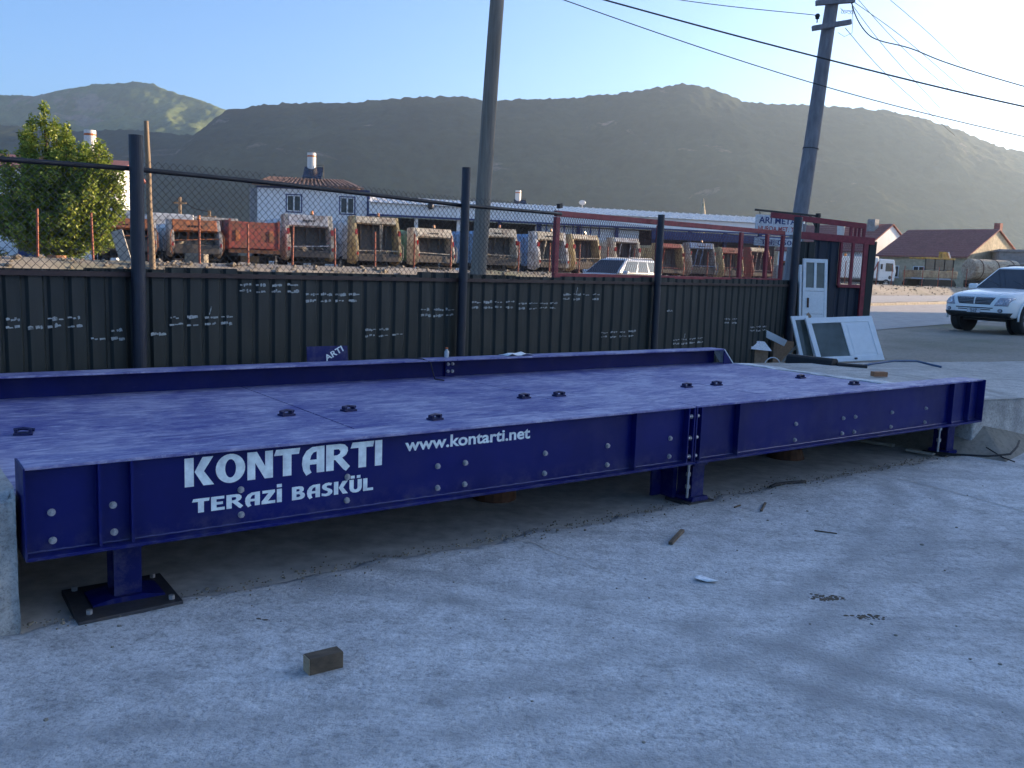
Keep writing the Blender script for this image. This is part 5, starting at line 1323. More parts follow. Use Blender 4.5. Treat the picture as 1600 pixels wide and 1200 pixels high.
# ------------------------------------------------------------------ tree and shrubs
def leaves(m, centre, rad3, n, size, rr):
    for _ in range(n):
        d = Vector((rr.gauss(0, 1), rr.gauss(0, 1), rr.gauss(0, 1))).normalized() * (rr.random() ** 0.45)
        c_ = Vector(centre) + Vector((d.x * rad3[0], d.y * rad3[1], d.z * rad3[2]))
        a = Vector((rr.gauss(0, 1), rr.gauss(0, 1), rr.gauss(0, 0.7))).normalized(); b = a.cross(Vector((rr.gauss(0, 1), rr.gauss(0, 1), rr.gauss(0, 1)))).normalized()
        s = size * rr.uniform(0.6, 1.35)
        m.v += [tuple(c_ - a * s), tuple(c_ + b * s * 0.42 + a * s * 0.1), tuple(c_ + a * s), tuple(c_ - b * s * 0.42 + a * s * 0.1)]
        k = len(m.v); m.f.append((k - 4, k - 3, k - 2, k - 1)); m.mi.append(0)
def make_tree(loc, label):
    rr = random.Random(11); root = empty('tree', loc, 0, label, 'tree')
    H0 = loc[2]
    leaders = [(-0.40, 0.0, 6.62, 0.30), (-0.05, 0.2, 6.1, 0.30), (-0.7, -0.2, 6.15, 0.30), (-1.12, 0.3, 5.85, 0.36), (0.52, -0.2, 5.95, 0.36), (1.45, 0.2, 5.5, 0.40), (1.95, -0.1, 5.05, 0.38), (2.25, 0.0, 4.5, 0.4), (1.1, -0.4, 5.2, 0.4), (-1.9, 0.1, 4.9, 0.4), (0.95, 0.4, 5.3, 0.35), (0.05, 0.7, 5.7, 0.4), (-0.75, -0.6, 5.6, 0.35), (-2.6, 0.2, 4.0, 0.4), (2.2, 0.3, 3.9, 0.38), (-2.3, -0.5, 3.2, 0.45), (1.6, -0.7, 4.2, 0.4), (0.4, -0.9, 4.9, 0.4), (-1.4, -0.8, 4.4, 0.45), (-0.3, -1.1, 4.0, 0.5), (1.0, -1.2, 3.4, 0.5), (-1.6, -1.0, 3.0, 0.5), (0.2, -1.2, 2.7, 0.5), (1.9, -0.3, 2.7, 0.45), (0.9, 0.9, 4.0, 0.5), (-1.2, 1.0, 4.0, 0.5)]
    br = MB(); br.tube([(0, 0, -0.3), (0.03, 0, 0.5), (0.0, 0.02, 1.2), (-0.06, 0.02, 2.2), (-0.2, 0, 3.4), (-0.38, 0, 5.0)], [0.15, 0.13, 0.115, 0.10, 0.07, 0.02], 8)
    lf = MB()
    for (x, y, zt, w) in leaders:
        zt -= H0; zs = rr.uniform(0.5, 1.1) if zt > 2 else 0.4
        a = Vector((0, 0, zs)); b = Vector((x, y, zt - 0.15)); mid = a.lerp(b, 0.5) + Vector((x * 0.18, y * 0.18, -0.25))
        br.tube([a, a.lerp(mid, 0.5), mid, mid.lerp(b, 0.55), b], [0.06, 0.05, 0.035, 0.022, 0.008], 5)
        # leaf clumps up the leader, slimmer at the tip
        L = zt - 0.5; k = max(4, int(L / 0.33))
        for i in range(k):
            w_ = (i + 0.5) / k
            c_ = mid.lerp(b, (w_ - 0.35) / 0.65) if w_ > 0.35 else a.lerp(mid, w_ / 0.35 * 0.9 + 0.1)
            rad_ = w * (1.35 - 0.80 * w_ ** 1.6)
            off = Vector((rr.gauss(0, 0.16), rr.gauss(0, 0.16), rr.gauss(0, 0.10))) * (1.3 - w_)
            leaves(lf, c_ + off + Vector((0, 0, 0.05)), (rad_, rad_, 0.26 + 0.10 * rr.random()), int(210 * rad_ / 0.4), 0.070, rr)
    for _ in range(70):   # fill clumps in the body
        an = rr.uniform(0, 6.28); d = rr.uniform(0.3, 2.0); z = rr.uniform(0.6, 3.6)
        c_ = (math.cos(an) * d * 1.08 - 0.15, math.sin(an) * d * 0.8, z); leaves(lf, c_, (0.36, 0.36, 0.28), 120, 0.072, rr)
    br.build('trunk', M['bark'], root, smooth=True)
    lf_me = bpy.data.meshes.new('crown'); lf_me.from_pydata(lf.v, [], lf.f); lf_me.materials.append(M['leaf']); o = link_mesh('crown', lf_me, root)
make_tree((-16.0, 31.5, zg1(-16, 31.5)), 'bushy green broadleaf tree catching sun at the left edge')
def shrub(x, y, w, h, label, n, seed):
    rr = random.Random(seed); z = zg1(x, y); root = empty('shrub', (x, y, z), 0, label, 'shrub'); lf = MB(); br = MB()
    for i in range(n):
        a = rr.uniform(-w, w); b = rr.uniform(-0.5, 0.5); hh_ = h * rr.uniform(0.5, 1.0)
        br.tube([(a * 0.8, b, -0.1), (a, b, hh_)], 0.012, 4); leaves(lf, (a, b, hh_ * 0.7), (0.25, 0.25, hh_ * 0.42), 45, 0.06, rr)
    br.build('stem', M['bark'], root); me = bpy.data.meshes.new('foliage'); me.from_pydata(lf.v, [], lf.f); me.materials.append(M['shrub']); link_mesh('foliage', me, root)
shrub(-18.2, 30.0, 1.3, 0.75, 'low yellow green shrubs below the left side of the tree', 26, 3)
shrub(-11.2, 23.0, 0.35, 0.8, 'small weed tuft on the bank below the tree', 7, 4)
# leaning slabs by the left truck
m = MB(); m.obox((-12.9, 29.5, 1.75), (0.35, -0.2, -0.9), (0.9, 0.3, 0.35), (0.2, -1, 0.3), 0.62, 0.18, 0.06); tag(m.build('leaning_slab', M['plank'], bevel=0.01), 'pale slab leaning on the bank left of the near navy post', 'slab')
m = MB(); m.box(-0.35, 0.35, -0.25, 0.25, -0.1, 0.32); o = m.build('stone_block', M['rubble'], bevel=0.05); o.location = P(16.0, 29.5); tag(o, 'pale stone block on the bank in front of the grey white truck', 'stone')
m = MB(); m.tube([(0, 0, -0.05), (0, 0, 0.0), (0, 0, 0.3), (0, 0, 0.31), (0, 0, 0.40)], [0.16, 0.17, 0.25, 0.29, 0.29], 14); o = m.build('clay_pot', M['brick']); o.location = (-15.2, 29.8, zg1(-15.2, 29.8)); tag(o, 'orange clay planter at the foot of the tree', 'planter')

# ------------------------------------------------------------------ vehicles on the right of the yard
def cab_truck(x, y, rz, label):
    r_ = empty('mixer_truck', (x, y, zg1(x, y)), rz, label, 'truck')
    m = MB(); m.prism([(4.2, -1.2, 0.75), (6.2, -1.2, 0.75), (6.35, -1.2, 1.7), (6.05, -1.2, 2.85), (4.2, -1.2, 2.9)], (0, 2.4, 0)); cb = m.build('cab', M['car_white'], r_, bevel=0.08)
    MB().prism([(5.0, -1.206, 1.7), (6.0, -1.206, 1.7), (5.85, -1.206, 2.5), (5.0, -1.206, 2.5)], (0, -0.01, 0)).build('side_window', M['car_glass'], cb)
    MB().prism([(6.33, -1.0, 1.72), (6.33, 1.0, 1.72), (6.09, 1.0, 2.7), (6.09, -1.0, 2.7)], (0.02, 0, 0)).build('windscreen', M['car_glass'], cb)
    MB().cyl((5.6, -1.206, 1.1), (5.6, -1.22, 1.1), 0.18, 12).build('door_emblem', M['car_black'], cb)
    MB().box(4.4, 4.5, -1.35, -1.21, 1.9, 2.4).build('mirror', M['car_black'], cb)
    MB().box(-3, 6.1, -0.5, 0.5, 0.55, 0.8).build('chassis', M['chassis'], r_)
    m = MB(); m.box(-3.0, 4.05, -1.22, 1.22, 0.95, 3.0); m.build('box_body', M['car_white'], r_, bevel=0.05)
    MB().tube([(3.2, -1.25, 1.0), (4.0, -1.27, 2.6)], 0.05, 6).build('ladder_rail', M['sign_red'], r_)
    MB().cyl((1.0, 0, 3.0), (1.0, 0, 3.3), 0.12, 10).build('beacon', M['amber'], r_)
    for xx in (-1.8, -0.5, 5.2):
        for sy in (-1, 1):
            o = link_mesh('wheel', TRW, r_); o.location = (xx, sy * 0.95, 0.48); link_mesh('rim', TRR, o)
cab_truck(31.5, 89.0, rad(20), 'white box truck with cab facing right, beyond the corner gate')
def loader(x, y, rz, label):
    r_ = empty('excavator', (x, y, zg1(x, y)), rz, label, 'excavator')
    b = MB().box(-2.2, 2.6, -1.2, 1.2, 1.0, 1.75).build('body', truck_paint('digger_paint', (0.42, 0.33, 0.2), amount=0.5), r_, bevel=0.06)
    yp = truck_paint('digger_yellow', (0.6, 0.36, 0.06), amount=0.35)
    cb = MB().box(-1.6, 2.2, -1.1, 1.1, 2.9, 3.05).build('cab_roof', yp, r_, bevel=0.03)
    for xx in (-1.5, -0.3, 0.95, 2.1): MB().box(xx - 0.05, xx + 0.05, -1.08, -0.98, 1.75, 2.9).build('cab_pillar', M['chassis'], r_)
    for x0, x1 in ((-1.44, -0.36), (-0.24, 0.89), (1.01, 2.04)): MB().box(x0, x1, -1.04, -1.02, 1.8, 2.88).build('cab_window', M['win_glass'], r_)
    MB().bar((2.2, 0.3, 3.6), (3.2, 0.3, 1.4), 0.35, 0.3).build('boom', yp, r_); MB().box(1.7, 2.3, 0.1, 0.6, 3.06, 3.7).build('boom_head', yp, r_); MB().bar((2.45, 0.1, 3.7), (3.3, 0.1, 2.0), 0.12, 0.1).build('ram', M['white_pvc'], r_)
    for sy in (-1, 1):
        m = MB(); m.prism([(-2.0, sy * 1.15 - 0.25, 0.35), (-1.7, sy * 1.15 - 0.25, 0.05), (2.0, sy * 1.15 - 0.25, 0.05), (2.4, sy * 1.15 - 0.25, 0.35), (2.0, sy * 1.15 - 0.25, 0.85), (-1.7, sy * 1.15 - 0.25, 0.85)], (0, 0.5, 0)); m.build('track', M['chassis'], r_)
loader(42.0, 92.0, rad(20), 'dusty yellow excavator with glazed cab between the white truck and the tanker')
def tanker(x, y, rz, label):
    r_ = empty('tanker_truck', (x, y, zg1(x, y)), rz, label, 'truck'); pt = truck_paint('tanker_paint', (0.50, 0.42, 0.30), amount=0.4)
    m = MB(); m.tube([(-3, 0, 2.1), (-2.9, 0, 2.1), (2.8, 0, 2.1), (2.9, 0, 2.1)], [0.9, 1.1, 1.1, 0.9], 20); tk = m.build('tank', pt, r_)
    for xx in (-2.0, 0, 2.0):
        m = MB(); m.tube([(xx - 0.05, 0, 2.1), (xx + 0.05, 0, 2.1)], 1.13, 20); m.build('tank_band', M['rust'], tk)
    m = MB(); m.prism([(3.2, -1.15, 0.7), (5.0, -1.15, 0.7), (5.1, -1.15, 1.7), (4.8, -1.15, 2.8), (3.2, -1.15, 2.9)], (0, 2.3, 0)); cb = m.build('cab', pt, r_, bevel=0.08)
    MB().prism([(3.7, -1.156, 1.7), (4.7, -1.156, 1.7), (4.6, -1.156, 2.5), (3.7, -1.156, 2.5)], (0, -0.01, 0)).build('side_window', M['car_glass'], cb)
    MB().box(-3, 5, -0.5, 0.5, 0.55, 0.95).build('chassis', M['chassis'], r_)
    for xx in (-2.0, -0.8, 4.0):
        for sy in (-1, 1):
            o = link_mesh('wheel', TRW, r_); o.location = (xx, sy * 0.9, 0.48); link_mesh('rim', TRR, o)
tanker(51.0, 97.0, rad(15), 'dusty beige tanker truck just left of the white car')

# ------------------------------------------------------------------ sport utility car
CW = wheel_mesh(0.37, 0.26, None); CR = rim_mesh(0.37, 0.26, 7)
def catmull(ts, vals, t):
    ts = list(ts); i = min(max(np.searchsorted(ts, t) - 1, 0), len(ts) - 2)
    w = (t - ts[i]) / (ts[i + 1] - ts[i])
    p = [np.array(vals[max(0, min(len(vals) - 1, k))], float) for k in (i - 1, i, i + 1, i + 2)]
    m1 = (p[2] - p[0]) / (ts[min(i + 1, len(ts) - 1)] - ts[max(i - 1, 0)]) * (ts[i + 1] - ts[i]) if i > 0 else (p[2] - p[1])
    m2 = (p[3] - p[1]) / (ts[min(i + 2, len(ts) - 1)] - ts[i]) * (ts[i + 1] - ts[i]) if i + 2 < len(ts) else (p[2] - p[1])
    return (2 * w ** 3 - 3 * w ** 2 + 1) * p[1] + (w ** 3 - 2 * w ** 2 + w) * m1 + (-2 * w ** 3 + 3 * w ** 2) * p[2] + (w ** 3 - w ** 2) * m2
def car_shells():
    # stations: x, half width, bottom z, top z, shoulder factor
    st = [(0.00, .66, .50, .80, .74), (0.05, .76, .44, .90, .80), (0.16, .84, .40, .965, .84), (0.40, .905, .37, 1.02, .87), (0.85, .93, .36, 1.075, .90), (1.38, .935, .36, 1.12, .92), (2.0, .935, .36, 1.13, .93), (3.2, .935, .36, 1.14, .93), (4.1, .93, .38, 1.14, .93), (4.50, .90, .42, 1.12, .92), (4.66, .84, .48, 1.06, .9), (4.70, .78, .52, 1.0, .88)]
    ts = [s[0] for s in st]
    xs = sorted(set([round(v, 3) for v in list(np.linspace(0, 0.5, 14)) + list(np.linspace(0.5, 4.3, 46)) + list(np.linspace(4.3, 4.70, 9))]))
    rings = []
    for x in xs:
        _, w, zb, zt, sh = catmull(ts, st, x)
        hgt = zt - zb
        half = [(0, zb), (w * 0.5, zb), (w * 0.86, zb + 0.01), (w * 0.965, zb + 0.05), (w * 0.995, zb + 0.13 * hgt / 0.6), (w, zb + 0.32 * hgt), (w * 0.998, zb + 0.5 * hgt), (w * 0.985, zb + 0.68 * hgt), (w * (sh + 0.03), zb + 0.83 * hgt), (w * (sh - 0.03), zb + 0.93 * hgt), (w * (sh - 0.16), zb + 0.985 * hgt), (w * 0.55, zt + 0.008), (w * 0.28, zt + 0.018), (0, zt + 0.022)]
        ring = [(x, y, z) for y, z in half] + [(x, -y, z) for y, z in half[-2:0:-1]]
        rings.append(ring)
    n = len(rings[0]); m = MB(); v = [p for r_ in rings for p in r_]
    f = [(i * n + k, i * n + (k + 1) % n, (i + 1) * n + (k + 1) % n, (i + 1) * n + k) for i in range(len(rings) - 1) for k in range(n)]
    f.append(tuple(range(n))); f.append(tuple((len(rings) - 1) * n + k for k in range(n))[::-1])
    m.add(v, f)
    return m
def body_with_arches(mat):
    me = car_shells().mesh('car_body', mat, True)
    ob = link_mesh('car_body_tmp', me)
    cuts = []
    m = MB()
    for xx in (0.86, 3.70):
        for sy in (-1, 1):
            m.tube([(xx, sy * 0.62, 0.40), (xx, sy * 1.2, 0.40)], 0.455, 32)
    cu = m.build('cutter_tmp', M['car_black'])
    md = ob.modifiers.new('c', 'BOOLEAN'); md.operation = 'DIFFERENCE'; md.object = cu; md.solver = 'EXACT'
    dg = bpy.context.evaluated_depsgraph_get()
    res = bpy.data.meshes.new_from_object(ob.evaluated_get(dg))
    bpy.data.objects.remove(ob); bpy.data.objects.remove(cu)
    res.name = 'body'
    res.materials.clear(); res.materials.append(mat)
    for p in res.polygons: p.use_smooth = True; p.material_index = 0
    try: res.set_sharp_from_angle(angle=rad(35))
    except Exception: pass
    return res
_cm = car_shells()
CAR_BVH = BVHTree.FromPolygons([Vector(v) for v in _cm.v], _cm.f)
def drape(pts_grid, off, mat, name, parent, direction=(1, 0, 0)):
    """grid of (y,z) points thrown onto the car front along x"""
    ny = len(pts_grid); nx = len(pts_grid[0]); v = []
    for row in pts_grid:
        for (y, z) in row:
            hit = CAR_BVH.ray_cast(Vector((-1.5, y, z)), Vector(direction))
            x = hit[0].x if hit[0] is not None else 0.3
            nrm = hit[1] if hit[0] is not None else Vector((-1, 0, 0))
            if nrm.x > 0: nrm = -nrm
            p = Vector((x, y, z)) + nrm * off
            v.append(p)
    m = MB(); m.add(v, [(j * nx + i, j * nx + i + 1, (j + 1) * nx + i + 1, (j + 1) * nx + i) for j in range(ny - 1) for i in range(nx - 1)])
    o = m.build(name, mat, parent, smooth=True)
    md = o.modifiers.new('s', 'SOLIDIFY'); md.thickness = 0.004
    return o
def quad_grid(c00, c10, c11, c01, nu, nv):
    return [[tuple((1 - b) * ((1 - a) * c00[k] + a * c10[k]) + b * ((1 - a) * c01[k] + a * c11[k]) for k in (0, 1)) for a in np.linspace(0, 1, nu)] for b in np.linspace(0, 1, nv)]
def disc_grid(cy_, cz, ry, rz_, nr=4, na=20):
    return [[(cy_ + ry * rr * math.cos(2 * math.pi * k / na), cz + rz_ * rr * math.sin(2 * math.pi * k / na)) for k in range(na + 1)] for rr in np.linspace(0.02, 1, nr)]
def suv(loc, rz, paint, label, front=True):
    r_ = empty('car', loc, rz, label, 'car')
    body = link_mesh('body', body_with_arches(paint), r_)
    # greenhouse
    base = [(1.32, .80), (2.0, .865), (4.25, .85), (4.58, .78)]; zb = 1.115; zt = 1.68
    lo = [(1.30, -.83, zb), (4.58, -.80, zb), (4.58, .80, zb), (1.30, .83, zb)]
    hi = [(2.10, -.635, zt), (4.22, -.63, zt), (4.22, .63, zt), (2.10, .635, zt)]
    m = MB(); m.add(lo + hi, [(0, 1, 5, 4), (1, 2, 6, 5), (2, 3, 7, 6), (3, 0, 4, 7), (0, 3, 2, 1)])
    m.add([hi[0], hi[1], hi[2], hi[3], (2.35, -.40, zt + .045), (4.0, -.40, zt + .045), (4.0, .40, zt + .045), (2.35, .40, zt + .045)], [(0, 1, 5, 4), (1, 2, 6, 5), (2, 3, 7, 6), (3, 0, 4, 7), (4, 5, 6, 7)])
    gh = m.build('greenhouse', paint, r_)
    md = gh.modifiers.new('w', 'WELD'); md = gh.modifiers.new('b', 'BEVEL'); md.width = 0.05; md.segments = 4; md.limit_method = 'ANGLE'; md.angle_limit = rad(12)
    for p in gh.data.polygons: p.use_smooth = True
    def pane(c, a0, a1, b0, b1, name='side_window', skew=(0, 0)):
        c = [Vector(p) for p in c]
        def at(a, b): return (c[0] * (1 - a) + c[1] * a) * (1 - b) + (c[3] * (1 - a) + c[2] * a) * b
        nrm = (c[1] - c[0]).cross(c[3] - c[0]).normalized()
        q = [at(a0, b0), at(a1, b0), at(a1 + skew[1], b1), at(a0 + skew[0], b1)]
        ctr = Vector((3, 0, 1.3))
        if nrm.dot(q[0] - ctr) < 0: nrm = -nrm
        mm = MB(); mm.prism([p - nrm * 0.02 for p in q], nrm * 0.026); return mm.build(name, M['car_glass'], gh, bevel=0.004)
    pane([lo[3], lo[0], hi[0], hi[3]], .045, .955, .03, .93, 'windscreen')
    pane([lo[2], lo[1], hi[1], hi[2]], .08, .92, .15, .9, 'rear_window')
    for (A0, A1, B1, B0) in ((lo[0], lo[1], hi[1], hi[0]), (lo[3], lo[2], hi[2], hi[3])):
        pane([A0, A1, B1, B0], .10, .40, .08, .88, skew=(-.03, 0)); pane([A0, A1, B1, B0], .43, .68, .08, .88); pane([A0, A1, B1, B0], .71, .93, .12, .88, skew=(0, 0))
    for sy in (-1, 1):
        m = MB(); m.tube([(2.35, sy * .57, zt + .01), (2.5, sy * .57, zt + .075), (4.0, sy * .56, zt + .075), (4.15, sy * .56, zt + .01)], 0.018, 6); m.build('roof_rail', M['car_black'] if front else M['car_silver'], r_)
        m = MB(); m.obox((1.62, sy * 1.0, 1.16), (1, 0, 0), (0, 1, 0), (0, 0, 1), 0.09, 0.115, 0.075); m.build('door_mirror', paint, r_, bevel=0.045)
        # dark lower cladding and arch lip
        MB().box(1.36, 3.22, sy * .925 - 0.03, sy * .925 + 0.018, 0.33, 0.48).build('sill_cladding', M['car_black'], r_, bevel=0.02)
        for xx in (0.86, 3.70):
            m = MB(); m.tube([(xx + 0.465 * math.cos(a), sy * 0.925, 0.40 + 0.465 * math.sin(a)) for a in np.linspace(-0.15, math.pi + 0.15, 22)], 0.028, 6); m.build('arch_lip', paint, r_, smooth=True)
            m = MB(); m.tube([(xx, sy * 0.60, 0.42), (xx, sy * 0.63, 0.42)], 0.45, 24); m.build('arch_liner', M['car_black'], r_)
            o = link_mesh('wheel', CW, r_); o.location = (xx, sy * 0.79, 0.37); link_mesh('rim', CR, o)
    for sy in (-0.55, 0.1):
        MB().bar((1.36, sy, 1.165), (1.62, sy + 0.5, 1.345), 0.012, 0.012).build('wiper', M['car_black'], r_)
    for sy in (-1, 1):
        pts = []
        for xx in np.linspace(0.22, 1.30, 16):
            yy = sy * (0.50 + 0.16 * min(1, (xx - 0.22) / 0.5)); h_ = CAR_BVH.ray_cast(Vector((xx, yy, 2.5)), Vector((0, 0, -1)))[0]
            if h_ is not None: pts.append((xx, yy, h_.z - 0.001))
        MB().tube(pts, 0.004, 5).build('bonnet_seam', M['car_black'], r_)
    # lower bumper
    pts = quad_grid((-.80, .40), (.80, .40), (.86, .535), (-.86, .535), 30, 4)
    drape(pts, 0.012, M['car_black'], 'lower_bumper', r_)
    MB().box(0.5, 4.3, -0.55, 0.55, 0.30, 0.375).build('underbody', M['car_black'], r_)
    # grille with bars
    gr = drape(quad_grid((-.40, .725), (.40, .725), (.49, .885), (-.49, .885), 22, 6), 0.006, M['car_black'], 'grille', r_)
    for k in range(4):
        z = .752 + k * .036; w = .405 + (z - .725) * .5
        drape(quad_grid((-w, z), (w, z), (w + .003, z + .009), (-w - .003, z + .009), 22, 2), 0.014, M['chrome'], 'grille_bar', gr)
    drape(quad_grid((-.014, .72), (.014, .72), (.018, .895), (-.018, .895), 2, 6), 0.018, paint, 'grille_divider', gr)
    for a, b in (((-.50, .885), (.50, .885)),):
        drape(quad_grid((-.49, .886), (.49, .886), (.50, .902), (-.50, .902), 22, 2), 0.012, M['chrome'], 'grille_trim', gr)
    for sy in (-1, 1):
        hl = drape(quad_grid((sy * .50, .70), (sy * .80, .70), (sy * .825, .90), (sy * .60, .90), 8, 6), 0.008, M['clearlens'], 'headlight', r_)
        drape(disc_grid(sy * .64, .785, .058, .062), 0.018, M['chrome'], 'reflector', hl); drape(disc_grid(sy * .745, .83, .045, .05), 0.018, M['chrome'], 'reflector', hl)
        fg_ = drape(disc_grid(sy * .66, .585, .055, .045), 0.008, M['car_black'], 'fog_light', r_); drape(disc_grid(sy * .66, .585, .036, .032), 0.014, M['clearlens'], 'lens', fg_)
        drape(quad_grid((sy * .17, .585), (sy * .42, .585), (sy * .42, .607), (sy * .17, .607), 8, 2), 0.006, M['car_black'], 'air_slot', r_)
    drape(quad_grid((-.47, .628), (.47, .628), (.49, .652), (-.49, .652), 20, 2), 0.006, M['car_black'], 'air_slot', r_)
    hit = CAR_BVH.ray_cast(Vector((-1.5, 0, .56)), Vector((1, 0, 0)))[0].x
    pl = MB().box(hit - 0.022, hit - 0.008, -.17, .17, .515, .625).build('number_plate', M['sign_white'], r_)
    for body_, z, w in (('60 UR', .573, .20), ('694', .522, .14)):
        o = link_mesh('lettering', text_mesh('lettering', body_, M['car_black'], w, 0.042, 0.015), pl); o.location = (hit - 0.0235, w / 2, z); o.rotation_euler = (math.pi / 2, 0, -math.pi / 2)
    return r_
# front points along -x of the car; rotate so that the front looks left and towards the viewer
cx0 = Vector((11.95, 23.0, 0))
suv((11.62, 22.75, zg1(12.4, 23.5) + 0.012), rad(33), M['car_white'], 'white sport utility car cut by the right edge, facing left')
c2 = P(27.6, 21.5)
suv((c2.x, c2.y, c2.z + 0.012 - 0.02), RZ, M['car_silver'], 'silver sport utility car on the road, only its roof above the fence', False)

# ------------------------------------------------------------------ doors and clutter by the corner
def lean(name, loc, rz, tilt, label, cat):
    o = empty(name, loc, rz, label, cat); o.rotation_euler = (tilt, 0, rz); return o
# upright door leaf with two small panes
dl = lean('door_leaf', (5.38, 16.66, zg1(5.3, 16.6)), rad(12), rad(-6), 'old white door leaf with two small panes leaning upright on the clad gate', 'door')
m = MB(); Wd_, Hd_ = 0.50, 1.93
for a in ((0, .06, 0, Hd_), (Wd_ - .06, Wd_, 0, Hd_), (.06, Wd_ - .06, Hd_ - .07, Hd_), (.06, Wd_ - .06, Hd_ - .60, Hd_ - .54), (.225, .275, Hd_ - .54, Hd_ - .07)): m.box(a[0], a[1], -.02, .02, a[2], a[3])
m.build('stile_frame', M['white_door'], dl, bevel=0.004)
for k, (z0, z1) in enumerate(((0.02, 0.45), (0.455, 0.90), (0.905, Hd_ - .605))): MB().box(.061, Wd_ - .061, -.012 - .002 * k, .012, z0, z1).build('board', M['white_door'], dl)
for x0, x1 in ((.06, .225), (.275, Wd_ - .06)): MB().box(x0, x1, -.003, .003, Hd_ - .54, Hd_ - .07).build('pane', M['pane'], dl)
m = MB(); m.box(.09, .125, -.03, -.0165, 1.02, 1.2); m.build('lock_plate', M['rust'], dl)
m = MB(); m.prism([(.08, -.0165, .80), (.16, -.0165, .78), (.19, -.0165, .86), (.13, -.0165, .93), (.09, -.0165, .90)], (0, -.002, 0)); m.build('bare_patch', M['cardboard'], dl)
MB().box(-.075, -.03, -.03, .03, 0, Hd_ - .12).build('jamb_strip', M['white_door'], dl, bevel=0.004)
# horizontal door with pane and panel
wd = lean('glazed_door', (5.10, 15.35, zg1(5.2, 15.4) + 0.06), rad(9), rad(-20), 'white glazed door lying on its side against the clad gate', 'door')
W2, H2 = 1.26, 0.80
fr = MB()
for a in ((0.16, W2 + .16, 0, .10), (0.16, W2 + .16, H2 - .10, H2), (0.16, .25, .10, H2 - .10), (W2 + .06, W2 + .16, .10, H2 - .10), (.80, .86, .10, H2 - .10)): fr.box(a[0], a[1], -.022, .022, a[2], a[3])
sh = 0.0
def shear(mb_):   # tilt the leaf in its own plane, as it rests on one corner
    ca, sa = math.cos(rad(3.5)), math.sin(rad(3.5)); k = -0.20
    mb_.v = [((x + k * z) * ca - z * sa * 0, y, z * ca + x * sa) for x, y, z in mb_.v]; return mb_
shear(fr).build('frame', M['white_pvc'], wd, bevel=0.005)
shear(MB().box(.25, .80, -.004, .004, .10, H2 - .10)).build('pane', M['pane'], wd)
shear(MB().box(.86, W2 + .06, -.012, .012, .10, H2 - .10)).build('panel', M['white_pvc'], wd)
shear(MB().box(.90, W2 + .02, -.016, -.0125, .14, H2 - .14)).build('raised_panel', M['white_pvc'], wd, bevel=0.004)
shear(MB().box(.86, .90, -.05, -.0225, .03, .06)).build('handle', M['steel_dark'], wd)
# narrow casement left of it
cw = lean('casement', (5.02, 15.50, zg1(5.2, 15.5) + 0.04), rad(9), rad(-14), 'narrow white casement standing at the left of the glazed door', 'window')
m = MB()
for a in ((0, .065, 0, .84), (.255, .32, 0, .84), (.065, .255, 0, .07), (.065, .255, .77, .84)): m.box(a[0], a[1], -.02, .02, a[2], a[3])
shear(m).build('frame', M['white_pvc'], cw, bevel=0.004); shear(MB().box(.065, .255, -.004, .004, .07, .77)).build('pane', M['pane'], cw)
# cardboard boxes
def box_open(loc, rz, w, d, h, label, flaps):
    r_ = empty('cardboard_box', loc, rz, label, 'box'); t = .006
    m = MB(); m.box(-w / 2, w / 2, -d / 2, -d / 2 + t, 0, h); m.box(-w / 2, w / 2, d / 2 - t, d / 2, 0, h); m.box(-w / 2, -w / 2 + t, -d / 2 + t, d / 2 - t, 0, h); m.box(w / 2 - t, w / 2, -d / 2 + t, d / 2 - t, 0, h); m.box(-w / 2 + t, w / 2 - t, -d / 2 + t, d / 2 - t, 0, t)
    m.build('carton', M['cardboard'], r_)
    for side, a, mat in flaps:
        f = MB()
        if side == 'f': f.prism([(-w / 2, -d / 2, h), (w / 2, -d / 2, h), (w / 2 + .03, -d / 2 - .26 * math.cos(a), h + .26 * math.sin(a)), (-w / 2 + .03, -d / 2 - .26 * math.cos(a), h + .26 * math.sin(a))], (0, 0.004, 0.003))
        if side == 'b': f.prism([(-w / 2, d / 2, h), (w / 2, d / 2, h), (w / 2, d / 2 + .1, h + .22), (-w / 2, d / 2 + .1, h + .22)], (0, 0.005, 0))
        if side == 'r': f.prism([(w / 2, -d / 2, h), (w / 2, d / 2, h), (w / 2 + .3 * math.cos(a), d / 2, h + .3 * math.sin(a)), (w / 2 + .3 * math.cos(a), -d / 2, h + .3 * math.sin(a))], (0.003, 0, 0.004))
        if side == 'l': f.prism([(-w / 2, -d / 2, h), (-w / 2, d / 2, h), (-w / 2 - .1, d / 2, h + .12), (-w / 2 - .1, -d / 2, h + .12)], (0.003, 0, 0.004))
        f.build('flap', mat, r_)
    return r_
box_open((4.30, 15.95, zg1(4.3, 16)), rad(10), .40, .32, .33, 'open cardboard box with bluish white flap by the fence', [('l', 0, M['cardboard'])])
m = MB(); m.prism([(-.19, -.20, .30), (.17, -.22, .28), (.10, .02, .42), (-.23, .04, .44)], (0, 0.004, .005)); o = m.build('white_sheet', M['paper']); o.location = (4.36, 15.85, zg1(4.3, 16) + .03); tag(o, 'bluish white board lying over the open cardboard box', 'board')
box_open((4.86, 16.35, zg1(4.9, 16.4)), rad(18), .42, .3, .42, 'second cardboard box with raised flap, right of the white board', [('b', 0, M['cardboard'])])
m = MB(); m.obox((4.70, 16.1, zg1(4.7, 16.1) + .50), (0.85, 0, -.38), (0, 1, 0), (.38, 0, .85), .22, .02, .06); tag(m.build('plastic_profile', M['white_pvc'], bevel=0.004), 'white plastic profile resting on the cardboard boxes', 'profile')
zc = zg1(4.9, 15.8)
